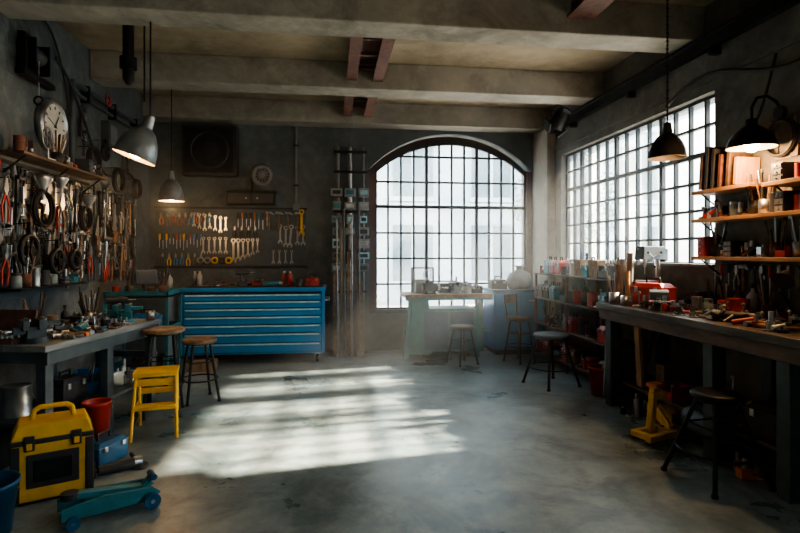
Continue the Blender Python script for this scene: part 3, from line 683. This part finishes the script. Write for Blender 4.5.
b = B('tool_cart', (-2.14, 6.55, 0), 0)
for z in (.15, .60, 1.0): b.bx((-.34, -.28, z), (.34, .28, z+.02), M_TEAL); b.bx((-.34, -.28, z), (.34, -.265, z+.07), M_TEAL); b.bx((.325, -.28, z), (.34, .28, z+.07), M_TEAL); b.bx((-.34, .265, z), (.34, .28, z+.07), M_TEAL); b.bx((-.34, -.28, z), (-.325, .28, z+.07), M_TEAL)
for sx in (-1, 1):
    for sy in (-1, 1): b.bx((sx*.325-.015, sy*.265-.015, .08), (sx*.325+.015, sy*.265+.015, 1.07), M_TEAL); b.cyl((sx*.31-.015, sy*.25, .04), (sx*.31+.015, sy*.25, .04), .04, M_RUB)
b.done()
b = B('diagnostic_monitor', (-2.12, 6.55, 1.02), R(40)); b.box((0, 0, .01), (.2, .14, .02), M_DARK); b.box((0, .03, .08), (.03, .03, .12), M_DARK); b.box((0, .0, .2), (.24, .03, .17), M_BSTEEL, (-12, 0, 0)); b.box((0, -.018, .2), (.21, .006, .14), M_DARK, (-12, 0, 0)); b.done(.004)
p_toolbox('small_toolbox', (-2.1, 6.5, .62), .1, M_BLUE, .3, .2, .18); p_bin('parts_bin', (-2.1, 6.5, .17), .1, M_DARK, .4, .3, .14)
q = random.Random(9)
for x in (-2.38, -2.24, -2.0, -1.88): assort(q, (x, 6.36, 1.02), 0, 'tbsc')
b = B('shop_cabinet', (-2.32, 7.45, 0)); b.bx((-.26, -.3, .0), (.26, .5, 1.0), M_BSTEEL)
for k in range(2): b.bx((.26, -.28+k*.39, .06), (.275, .09+k*.39, .95), M_GREY); b.cyl((.29, .05+k*.1, .45), (.29, .05+k*.1, .6), .008, M_STEEL)
b.done(.005)
p_toolbox('small_toolbox', (-2.3, 7.4, 1.0), 1.5, M_DARK, .3, .2, .18); p_bottle('oil_bottle', (-2.2, 7.75, 1.0), M_WHT); p_bottle('oil_bottle', (-2.35, 7.8, 1.0), M_BLUE)

# ------------------------------------------------------------------ left wall tool wall
b = B('tool_board'); b.bx((XL, 4.45, 1.12), (XL+.02, 6.15, 2.25), M_BSTEEL); b.bx((XL, 6.3, 1.2), (XL+.02, 7.5, 2.25), M_BSTEEL)
for z in (1.3, 1.75, 2.22): b.bx((XL+.02, 4.45, z), (XL+.032, 6.15, z+.03), M_BLK)
b.done()
rnd = random.Random(21)
b = B('hanging_hand_tools')
fl = [t_wrench, t_hammer, t_pliers, t_saw, t_clamp, t_square, t_driver, t_wrench, t_chain, t_pliers]
for z, L0, L1, st, off in ((2.2, .28, .46, .10, .035), (1.95, .2, .34, .075, .035), (1.72, .22, .36, .075, .035), (1.46, .18, .30, .07, .035), (2.1, .3, .5, .22, .085), (1.6, .25, .45, .2, .085), (2.75, .25, .4, .2, .02), (3.0, .2, .35, .22, .02)):
    y = (4.5 if z < 2.5 else 5.8)+st*rnd.random()
    while y < (7.45 if z < 2.9 else 6.4):
        if not (6.14 < y < 6.32) and not (z > 2.5 and 6.4 < y < 6.9):
            f = rnd.choice(fl); L = rnd.uniform(L0, L1)
            m = rnd.choice([M_CHROME, M_STEEL, M_BLK]) if f is t_wrench else (rnd.choice([M_BLK, M_DARK, M_DARK, M_DARK, M_DARK, M_STEEL, M_WOOD, M_RED, M_GREY]))
            hang(b, 'left', y, z+rnd.uniform(-.04, .04), f, L, m, off=off, tilt=rnd.uniform(-9, 9))
        y += st*rnd.uniform(.8, 1.3)
b.done()
b = B('hanging_funnels')
for y, z, L, m in ((5.0, 2.18, .22, M_STEEL), (5.9, 2.1, .2, M_GREY), (5.35, 2.22, .18, M_STEEL)): hang(b, 'left', y, z, t_funnel, L, m, off=.05)
b.done()
b = B('hanging_cable_coils')
for y, z, L in ((4.95, 2.05, .34), (5.75, 1.98, .26), (6.6, 2.5, .3), (7.2, 2.45, .26), (5.95, 2.62, .28)): hang(b, 'left', y, z, t_coil, L, M_RUB, off=.12)
b.done()
b = B('hanging_pulleys')
for y, z, L in ((4.75, 1.75, .42), (5.2, 1.62, .36), (6.25, 2.75, .26), (5.55, 1.6, .3)): hang(b, 'left', y, z, t_pulley, L, M_BLK, off=.12)
b.done()
b = B('tool_shelf'); b.bx((XL+.032, 4.5, 2.28), (XL+.24, 6.1, 2.30), M_DWOOD)
for y in (4.6, 5.3, 6.0): b.tube([(XL+.03, y, 2.14), (XL+.2, y, 2.28)], .008, M_BLK)
b.done()
q = random.Random(14)
for y in (4.62, 4.75, 5.22, 5.75, 5.86, 5.97, 6.06): assort(q, (XL+.14, y, 2.30), 1.57, 'cxoxkt')
p_scrap((XL+.14, 5.48, 2.30), R(90), .36, .12, .14, 12, 44)
b = B('desk_fan', (XL+.16, 5.02, 2.30), 0); b.cyl((0, 0, 0), (0, 0, .02), .06, M_STEEL); b.cyl((0, 0, .02), (0, 0, .12), .01, M_STEEL)
b.ring((.0, 0, .2), .09, .006, M_STEEL, 'X')
for a in range(0, 360, 60): b.box((0, .04*math.cos(R(a)), .2+.04*math.sin(R(a))), (.01, .07, .03), M_STEEL, (a, 0, 0))
b.done()
b = B('parts_shelf'); b.bx((XL+.02, 4.5, 1.20), (XL+.22, 5.6, 1.22), M_BLK)
b.done()
q = random.Random(15)
for y in (4.6, 4.73, 4.88, 5.02, 5.16, 5.31, 5.46): assort(q, (XL+.13, y, 1.22), 1.57, 'cjxotk')
b = B('wall_clock', (XL, 5.36, 2.68)); T = Matrix.Rotation(R(90), 4, 'Y')
b.lathe([(0, .05), (.205, .05), (.21, .07), (.235, .07), (.25, .045), (.25, 0), (0, 0)], M_STEEL, T, 40); b.lathe([(0, .053), (.203, .053)], M_CREAM, T, 40, False)
for i in range(12):
    a = R(30*i); b.box((.056, .17*math.sin(a), .17*math.cos(a)), (.004, .010, .03), M_DARK, (-30*i, 0, 0))
b.box((.060, .03, .05), (.003, .010, .13), M_DARK, (-32, 0, 0)); b.box((.062, -.05, .02), (.003, .007, .17), M_DARK, (68, 0, 0)); b.cyl((.053, 0, 0), (.066, 0, 0), .014, M_DARK)
b.done()
b = B('wall_hoist', (XL, 4.95, 3.15)); b.bx((0, -.10, -.12), (.06, .10, .22), M_BLK); b.cyl((.08, -.09, .05), (.08, .09, .05), .07, M_DARK, seg=20)
b.bx((.02, -.12, -.1), (.16, -.10, .16), M_BLK); b.bx((.02, .10, -.1), (.16, .12, .16), M_BLK); b.cyl((.12, 0, -.3), (.12, 0, .0), .006, M_STEEL); b.ring((.12, 0, -.34), .035, .011, M_BLK, 'Y', 16)
b.box((.1, 0, -.16), (.08, .5, .05), M_BLK); b.box((.1, -.2, -.02), (.06, .03, .28), M_BLK); b.done(.005)
b = B('overhead_cable')
pts = [(XL+.09, 5.3+2.0*t, 3.3-.9*t+.12*math.sin(t*9)-.3*math.sin(math.pi*t)) for t in [i/16 for i in range(17)]]
b.tube(pts, .014, M_RUB); pts = [(XL+.04, 5.2+.5*t, 3.6-.75*t*t) for t in [i/8 for i in range(9)]]; b.tube(pts, .01, M_RUB)
b.done()
b = B('ceiling_service_pole'); b.cyl((-1.84, 5.2, ZC), (-1.84, 5.2, 3.1), .05, M_BLK); b.cyl((-1.84, 5.2, 3.3), (-1.84, 5.2, 3.2), .075, M_BLK); b.cyl((-1.84, 5.2, 3.1), (-1.84, 5.2, 3.05), .05, M_BLK, .02)
b.cyl((-1.84, 5.2, ZC-.02), (-1.84, 5.2, ZC), .1, M_BLK); b.cyl((-1.70, 5.2, ZC), (-1.70, 5.2, 2.9), .008, M_BLK); b.done()

# ------------------------------------------------------------------ pendants
def pendant(name, top, rim_z, r, h, m, tilt=(0, 0), bulb=True, e=18, top_z=ZC, chain=False, bo=(0, 0, 0)):
    x, y = top; b = B(name, (x, y, rim_z+h))
    b.cyl((0, 0, 0), (0, 0, top_z-rim_z-h), .007 if not chain else .005, M_BLK, seg=6); b.cyl((0, 0, top_z-rim_z-h-.03), (0, 0, top_z-rim_z-h), .05, M_BLK)
    if chain:
        n = int((top_z-rim_z-h)/.035)
        for i in range(n): b.ring((0, 0, .02+i*.035), .012, .004, M_BLK, 'X' if i % 2 else 'Y', 8, 4)
    b.M = Matrix.Rotation(R(tilt[0]), 4, 'X') @ Matrix.Rotation(R(tilt[1]), 4, 'Y')
    b.cyl((0, 0, .02), (0, 0, -h*.30), r*.2, m, r*.30, 16)
    prof = [(r*.28, -h*.25), (r*.55, -h*.36), (r*.80, -h*.56), (r*.95, -h*.80), (r, -h), (r*1.04, -h-.008)]
    inn = [(q*.965, z-.004) for q, z in prof][::-1]
    b.lathe(prof, m, seg=32); b.lathe(inn, M_LIN, seg=32)
    if bulb: b.ball((bo[0], bo[1], -h*.88+bo[2]), r*.34, M_BULB)
    b.done()
    if bulb:
        L = bpy.data.lights.new(name+'_light', 'POINT'); L.energy = e; L.color = (1, .60, .28); L.shadow_soft_size = .04
        o = bpy.data.objects.new(name+'_light', L); o.location = Vector((x, y, rim_z+h))+b.M.to_3x3() @ Vector((0, 0, -h*1.25)); scene.collection.objects.link(o)
pendant('pendant_lamp', (-1.47, 4.64), 2.27, .165, .34, M_SILV, (-4, 20), e=10)
pendant('pendant_lamp', (-1.84, 6.55), 2.12, .14, .32, M_SILV, e=18)
pendant('pendant_lamp', (2.86, 4.22), 2.32, .15, .27, M_BLK, bulb=False, chain=True)
b = B('ceiling_spotlight', (3.02, 6.72, 3.28)); b.cyl((0, 0, .1), (0, 0, ZC-3.28), .006, M_BLK); b.tube([(-.12, 0, 0), (-.12, 0, .1), (.12, 0, .1), (.12, 0, 0)], .01, M_BLK)
b.M = Matrix.Rotation(R(35), 4, 'X') @ Matrix.Rotation(R(20), 4, 'Y'); b.cyl((0, 0, .1), (0, 0, -.12), .09, M_BLK, .12, 20); b.box((0, 0, .12), (.12, .12, .06), M_DARK); b.box((.1, 0, -.15), (.02, .2, .14), M_BLK, (0, 25, 0)); b.box((-.1, 0, -.15), (.02, .2, .14), M_BLK, (0, -25, 0)); b.done()
b = B('gooseneck_wall_lamp', (3.10, 3.58, 2.28)); r = .165
b.lathe([(r*.2, .17), (r*.4, .15), (r*.75, .10), (r*.95, .04), (r, 0), (r*1.03, -.004)], M_BLK, seg=32); b.lathe([(r*.98, .0), (r*.92, .035), (r*.7, .09), (0, .14)], M_LIN, seg=32); b.cyl((0, 0, .15), (0, 0, .21), .04, M_BLK)
b.ball((0, 0, .02), .055, M_BULB); b.tube([(0, 0, .21), (0, 0, .30), (.04, .0, .37), (.12, 0, .39), (.20, 0, .35), (.25, 0, .28)], .011, M_BLK); b.cyl((.22, 0, .27), (.25, 0, .27), .05, M_BLK); b.done()
L = bpy.data.lights.new('gooseneck_light', 'POINT'); L.energy = 34; L.color = (1, .54, .23); L.shadow_soft_size = .05
o = bpy.data.objects.new('gooseneck_light', L); o.location = (3.04, 3.58, 2.20); scene.collection.objects.link(o)

# ------------------------------------------------------------------ right bench
b = B('workbench', (2.68, 2.4, 0)); RZ = 1.0; LY = 2.72; D = XR-2.68-.02
for i in range(3): b.bx((i*D/3+.002, 0, RZ-.06), ((i+1)*D/3, LY, RZ), M_BENCH)
b.bx((.03, .02, RZ-.16), (.07, LY-.02, RZ-.06), M_DWOOD)
for y in (.45, 1.10, 2.5):
    b.bx((.04, y, 0), (.15, y+.10, RZ-.06), M_BSTEEL); b.bx((D-.14, y, 0), (D-.04, y+.10, RZ-.06), M_BSTEEL); b.bx((.1, y+.02, .2), (D-.1, y+.08, .28), M_BSTEEL); b.bx((.05, y+.02, RZ-.16), (D-.05, y+.08, RZ-.06), M_BSTEEL)
b.bx((.16, .45, .22), (D-.15, 2.55, .25), M_DWOOD); b.bx((D-.13, .45, .3), (D-.10, 2.55, .36), M_BSTEEL)
b.done(.006)
p_toolbox('red_toolbox', (3.00, 4.64, RZ), R(-70), M_RED, .34, .2, .22)
p_brushjar('tool_jar', (2.80, 4.98, RZ), M_STEEL); p_mug('steel_mug', (2.80, 4.78, RZ), M_STEEL)
p_vise('bench_vise', (2.86, 4.34, RZ), R(60), M_BSTEEL)
p_drillpress('drill_press', (3.14, 4.90, RZ), R(-80), M_BSTEEL)
p_loose('loose_hand_tools', (2.92, 3.95, RZ), 0, .28, .36, 18, 9); p_loose('loose_hand_tools', (2.95, 3.15, RZ), 0, .3, .35, 14, 19)
p_grinder('angle_grinder', (2.90, 3.52, RZ), 2.2, M_DARK); p_socketset('socket_set', (3.12, 2.85, RZ), R(-90))
p_scrap((2.95, 4.05, RZ), R(-90), .5, .30, .17, 26, 61); p_scrap((2.98, 3.62, RZ), R(-90), .4, .30, .15, 22, 62); p_scrap((2.98, 3.22, RZ), R(-90), .5, .34, .13, 24, 63); p_scrap((2.84, 4.62, RZ), R(-90), .2, .12, .14, 8, 64)
q = random.Random(41)
for y in (4.44, 4.30, 4.16, 4.02, 3.88, 3.74, 3.60, 3.46): assort(q, (3.25, y, RZ), R(-90), 'bctotkxox')
for y in (4.20, 4.06, 3.90, 3.74): assort(q, (3.12, y, RZ), R(-90), 'jgcmkpo')
b = B('articulated_bench_lamp', (3.22, 3.30, RZ)); b.cyl((0, 0, 0), (0, 0, .025), .07, M_BLK); b.tube([(0, 0, .02), (-.05, .08, .20), (-.14, -.05, .36)], .008, M_BLK); b.cyl((-.14, -.05, .36), (-.20, -.08, .31), .03, M_BLK, .07, 16); b.done()
b = B('rolled_sheets', (3.0, 5.04, RZ))
for i, (x, y, h, r) in enumerate(((0, 0, .50, .03), (-.07, .02, .44, .026), (-.13, -.02, .38, .03), (-.05, -.05, .32, .022))): b.cyl((x, y, 0), (x+.01, y+.005*i, h), r, [M_PALLET, M_GREY, M_DWOOD, M_CARD][i], seg=14)
b.done()
b = B('display_shelf')
for z, y0, y1 in ((2.0, 3.62, 4.26), (1.76, 3.1, 4.26), (1.44, 3.1, 4.26), (1.98, 2.95, 3.5)):
    b.bx((XR-.24, y0, z), (XR, y1, z+.03), M_PINE)
    for y in (y0+.08, y1-.08): b.tube([(XR-.01, y, z-.14), (XR-.2, y, z)], .007, M_BLK)
b.done(.003)
b = B('leaning_boards', (XR-.12, 3.98, 2.03))
for i, (y, h, m) in enumerate(((-.2, .22, M_PINE), (-.12, .30, M_DWOOD), (-.03, .27, M_RUST), (.05, .33, M_DARK), (.12, .36, M_DARK), (.19, .3, M_DWOOD))): b.box((0, y, h/2+.003), (.2, .028, h-.01), m, (5, 0, 0))
b.done()
q = random.Random(53)
for y in [4.2-.10*i for i in range(11)]: assort(q, (XR-.12, y, 1.79), R(-90), 'cxojxtkxd' if y < 3.6 else 'cxojxtk')
for y in [4.2-.10*i for i in range(11)]: assort(q, (XR-.12, y, 1.47), R(-90), 'xtxkctpxo')
for y in (3.42, 3.3, 3.18, 3.06): assort(q, (XR-.12, y, 2.01), R(-90), 'cop')
b = B('hanging_hand_tools')
rnd = random.Random(4)
for i in range(13): hang(b, 'right', 3.15+i*.085, 1.41, rnd.choice([t_wrench, t_pliers, t_driver, t_hammer]), rnd.uniform(.18, .26), rnd.choice([M_STEEL, M_RED, M_DARK, M_DARK]), off=.01)
for i in range(8): hang(b, 'right', 3.0+i*.09, 2.5, rnd.choice([t_saw, t_clamp, t_square, t_coil]), .3, rnd.choice([M_DARK, M_RED, M_DARK]), off=.01)
b.done()
b = B('overhead_cable'); pts = [(XR-.04, 2.9+2.0*t, 3.0-.12*math.sin(math.pi*t*2)-.05*t) for t in [i/14 for i in range(15)]]; b.tube(pts, .013, M_RUB); pts = [(XR-.03, 3.6+.25*t, 3.0-.5*math.sin(math.pi*t*.5)) for t in [i/8 for i in range(9)]]; b.tube(pts, .01, M_RUB); b.done()

def tire(n, loc, r, w):
    b = B(n, loc); b.ring((0, 0, w/2), r-w/2, w/2, M_RUB, 'Z', 32, 10); b.lathe([(0, w*.3), (r*.45, w*.25), (r*.6, w*.15), (r*.6, w*.85)], M_STEEL, seg=24); return b.done()
b = B('yellow_floor_jack', (2.90, 4.22, 0), R(70))
for s in (-1, 1):
    b.M = Matrix.Translation((0, s*.09, 0)); b.poly([(-.26, .04), (.26, .03), (.28, .1), (.1, .15), (-.26, .1)], .014, M_YEL); b.M = Matrix(); b.cyl((.2, s*.11, .05), (.2, s*.14, .05), .05, M_DARK); b.cyl((-.2, s*.11, .04), (-.2, s*.14, .04), .04, M_DARK)
b.box((0, 0, .1), (.44, .1, .05), M_YEL, (0, -8, 0)); b.cyl((-.18, 0, .1), (-.18, 0, .16), .05, M_DARK); b.done(.003)
b = B('engine_stand', (2.62, 3.92, 0), R(20))
b.box((0, 0, .05), (.36, .05, .05), M_YEL); b.box((.0, .15, .05), (.3, .05, .05), M_YEL); b.box((-.13, .08, .05), (.05, .2, .045), M_YEL); b.box((.13, .08, .05), (.05, .2, .045), M_YEL); b.box((0, .1, .24), (.05, .05, .40), M_YEL, (6, 0, 0)); b.box((0, .07, .44), (.1, .1, .03), M_ORG); b.box((0, .05, .36), (.16, .05, .05), M_YEL, (6, 0, 0))
for x in (-.16, .16): b.cyl((x-.012, 0, .025), (x+.012, 0, .025), .025, M_DARK); b.cyl((x*.85-.012, .16, .025), (x*.85+.012, .16, .025), .025, M_DARK)
b.done(.003)
b = B('lumber_offcuts', (2.90, 4.66, .25))
for i in range(7): b.box((-.09+.03*i, .02*i-.1, .32), (.028, .07, .60), [M_PINE, M_WOOD, M_PALLET][i % 3], (4+2*i, 3*i-6, 0))
b.done()
b = B('air_compressor', (2.88, 3.74, 0), R(80))
b.cyl((-.2, 0, .17), (.2, 0, .17), .12, M_BSTEEL, seg=24); b.ball((-.2, 0, .17), .12, M_BSTEEL, 20, 8, (.4, 1, 1)); b.ball((.2, 0, .17), .12, M_BSTEEL, 20, 8, (.4, 1, 1)); b.box((.0, 0, .3), (.2, .12, .05), M_DARK)
for s in (-1, 1): b.cyl((.14, s*.12, .06), (.14, s*.15, .06), .06, M_RUB, seg=18)
b.box((-.15, 0, .03), (.03, .16, .06), M_RUB); b.done()
p_toolbox('small_toolbox', (3.0, 3.22, .25), R(-80), M_DARK, .36, .22, .22); p_bin('parts_bin', (2.94, 4.24, .25), R(-90), M_RED, .22, .2, .12); p_box('cardboard_box', (3.06, 4.48, .25), R(-88), .12, .2, .24)
p_scrap((3.0, 3.62, .25), R(-90), .3, .2, .4, 16, 66, [M_ORG, M_DWOOD, M_YEL, M_STEEL, M_RED]); p_scrap((2.84, 3.36-.03, 0), R(-90), .26, .2, .14, 14, 67, [M_YEL, M_ORG, M_BLK, M_STEEL]); p_scrap((2.8, 4.62, 0), R(-90), .3, .2, .2, 14, 68)
tire('spare_tire', (2.94, 4.87, 0), .17, .12); p_can('paint_tin', (2.98, 3.08, 0), .09, .16, M_ORG)
bucket('red_bucket', (2.86, 5.32, 0), .14, .3, M_RED)
b = B('leaning_pipes', (2.84, 5.16, 0))
for i in range(5): b.cyl((-.05+.04*i, .02*i, .0), (.0+.03*i, -.0, .95-.04*i), .012, [M_STEEL, M_RUST, M_GREY][i % 3], seg=8)
b.done()

b = B('storage_shelf', (3.12, 6.3, 0))
for y in (-1.0, 0, 1.0):
    for x in (-.2, .2): b.bx((x-.015, y-.015, 0), (x+.015, y+.015, 1.22), M_RUST)
for z in (.12, .50, .86, 1.20): b.bx((-.22, -1.02, z), (.22, 1.02, z+.02), M_DWOOD)
b.done()
rnd = random.Random(8)
for z in (.14, .52, .88, 1.22):
    for xx in ((3.03,) if z < 1 else (3.02, 3.2)):
        y = 5.38
        while y < 7.15:
            w = rnd.uniform(.15, .21) if xx < 3.1 else .15; c = rnd.randint(0, 7); Y = y+w/2; l = (xx, Y, z)
            big = (z < 1)
            if c == 0: p_bin('parts_bin', l, R(-90), rnd.choice([M_RED, M_DARK, M_BSTEEL, M_TEAL]), w*.9, .24 if big else .14, .14)
            elif c in (1, 6): p_toolbox('small_toolbox', l, R(-90), rnd.choice([M_RED, M_DARK, M_TEAL, M_RUST]), w*.95, .2 if big else .13, .18)
            elif c == 2: p_box('cardboard_box', l, R(-90), w*.9, .26 if big else .13, .2, M_CARD)
            elif c == 3: p_can('paint_tin', l, .065, .16, rnd.choice([M_STEEL, M_RED, M_DARK]))
            elif c == 4: p_bottle('oil_bottle', l, rnd.choice([M_RUST, M_DARK, M_DWOOD]), 1.2)
            elif c == 5 and z > 1: p_motor('electric_motor', l, R(-90), M_BSTEEL); w = max(w, .2)
            elif c == 7: p_scrap(l, R(-90), w*.8, .14, .24, 12, int(Y*100))
            else: p_brushjar('tool_jar', l, rnd.choice([M_DARK, M_RUST, M_STEEL]))
            y += w+.015

# ------------------------------------------------------------------ back table & cabinet
b = B('assembly_table', (1.72, 7.72, 0)); b.bx((-.66, -.30, .86), (.60, .30, .91), M_WOOD)
b.bx((-.66, -.30, .83), (.60, -.27, .86), M_TEAL)
for x in (-.55, .48):
    for s in (-1, 1): b.box((x+s*.06, s*.20, .415), (.07, .06, .84), M_TEAL, (s*5, s*-6, 0))
    b.bx((x-.12, -.22, .35), (x+.12, -.18, .42), M_TEAL)
b.poly([(-.62, .05), (-.28, .05), (-.32, .83), (-.56, .83)], .03, M_TEAL, -.2)
b.bx((-.40, -.22, .08), (.36, .26, .70), M_TEAL); b.bx((-.38, -.235, .12), (-.03, -.22, .66), M_NAVY); b.bx((.0, -.235, .12), (.34, -.22, .66), M_NAVY)
b.bx((-.38, -.2, 0), (-.32, .22, .08), M_BLK); b.bx((.28, -.2, 0), (.34, .22, .08), M_BLK)
b.done(.004)
b = B('press_frame', (1.62, 7.78, .91))
for x in (-.42, -.1, .25): b.bx((x-.012, -.012, 0), (x+.012, .012, .38 if x < 0 else .24), M_BLK)
b.bx((-.42, -.012, .36), (-.1, .012, .38), M_BLK); b.bx((-.42, -.012, .16), (.25, .012, .18), M_BLK); b.box((-.27, 0, .1), (.2, .16, .2), M_BSTEEL); b.box((.1, 0, .07), (.24, .16, .14), M_DARK); b.ring((-.2, -.09, .28), .06, .008, M_STEEL, 'Y'); b.box((-.26, 0, .01), (.3, .2, .02), M_BLK)
b.done(.003)
p_can('paint_tin', (2.0, 7.62, .91), .06, .13, M_STEEL); p_bin('parts_bin', (2.15, 7.75, .91), 0, M_DARK, .18, .2, .1); p_vise('bench_vise', (1.82, 7.56, .91), .3, M_BSTEEL); p_motor('electric_motor', (1.42, 7.56, .91), .2, M_BSTEEL)
p_scrap((1.95, 7.85, .91), 0, .4, .2, .24, 18, 69)
b = B('blue_base_cabinet', (2.78, 7.82, 0)); b.bx((-.40, -.26, .08), (.40, .26, .92), M_BLUE); b.bx((-.42, -.28, .92), (.42, .28, .96), M_NAVY); b.bx((-.36, -.22, 0), (.36, .22, .08), M_BLK)
for k in range(2): b.bx((-.38+k*.385, -.275, .12), (-.01+k*.385, -.26, .68), M_BLUE); b.bx((-.38+k*.385, -.275, .71), (-.01+k*.385, -.26, .89), M_BLUE); b.cyl((-.26+k*.385, -.29, .8), (-.13+k*.385, -.29, .8), .008, M_STEEL)
b.done(.005)
b = B('stuffed_sack', (2.86, 7.80, .96)); b.lathe([(0, 0), (.15, 0), (.19, .05), (.19, .14), (.15, .23), (.06, .28), (.045, .31), (.08, .35), (0, .34)], M_GREY, Matrix.Diagonal((1.05, .8, 1, 1)), 18); b.ring((0, 0, .305), .048, .007, M_CARD); b.done()
p_toolbox('small_toolbox', (2.52, 7.8, .96), 0, M_DARK, .24, .16, .14)

# ------------------------------------------------------------------ dusty air, plus a denser volume for window glow
def air(name, a, c, dens, an):
    m = bpy.data.materials.new(name); m.use_nodes = True; nt = m.node_tree; nt.nodes.clear()
    o = nt.nodes.new('ShaderNodeOutputMaterial'); v = nt.nodes.new('ShaderNodeVolumeScatter'); v.inputs['Color'].default_value = (.94, .98, 1, 1); v.inputs['Density'].default_value = dens; v.inputs['Anisotropy'].default_value = an
    nt.links.new(v.outputs[0], o.inputs['Volume'])
    b = B(name); b.bx(a, c, m); b.done()
air('dusty_air', (XL+.005, 4.75, .005), (XR-.005, YB-.005, ZC-.005), .026, .3)
air('window_glow_haze', (.3, 6.6, .01), (XR-.01, YB-.01, 3.38), .10, .3)  # denser scatter box added to imitate glare blooming from the arch window

# ------------------------------------------------------------------ lights
w = bpy.data.worlds.new('sky'); scene.world = w; w.use_nodes = True
bg = w.node_tree.nodes['Background']; bg.inputs[0].default_value = (.74, .89, .97, 1); bg.inputs[1].default_value = 8.0
sd = Vector((-1, -.14, -.62))
S = bpy.data.lights.new('sun', 'SUN'); S.energy = 66; S.color = (1, .82, .58); S.angle = R(1.8)
so = bpy.data.objects.new('sun', S); so.rotation_euler = sd.to_track_quat('-Z', 'Y').to_euler(); so.location = (10, 5, 9); scene.collection.objects.link(so)
def portal(n, loc, rot, sx, sy):
    L = bpy.data.lights.new(n, 'AREA'); L.shape = 'RECTANGLE'; L.size = sx; L.size_y = sy; L.cycles.is_portal = True
    o = bpy.data.objects.new(n, L); o.location = loc; o.rotation_euler = rot; scene.collection.objects.link(o)
portal('window_portal_back', (acx, YB+.28, 2.0), (R(-90), 0, 0), AX1-AX0, 2.9)
portal('window_portal_side', (XR+.28, (WY0+WY1)/2, (WZ0+WZ1)/2), (0, R(90), 0), WZ1-WZ0, WY1-WY0)
portal('window_portal_side', (XR+.28, (VY0+VY1)/2, (WZ0+WZ1)/2), (0, R(90), 0), WZ1-WZ0, VY1-VY0)  # portal of the added, unseen window

cam = bpy.data.cameras.new('camera'); cam.lens = 24; cam.sensor_width = 36; cam.shift_y = -13.5/800; cam.clip_start = .05
co = bpy.data.objects.new('camera', cam); co.location = (0, 0, 1.5); co.rotation_euler = (R(90), 0, R(-7.5)); scene.collection.objects.link(co); scene.camera = co
scene.view_settings.view_transform = 'AgX'
try: scene.view_settings.look = 'AgX - Medium High Contrast'
except Exception: pass
scene.view_settings.exposure = 0.35
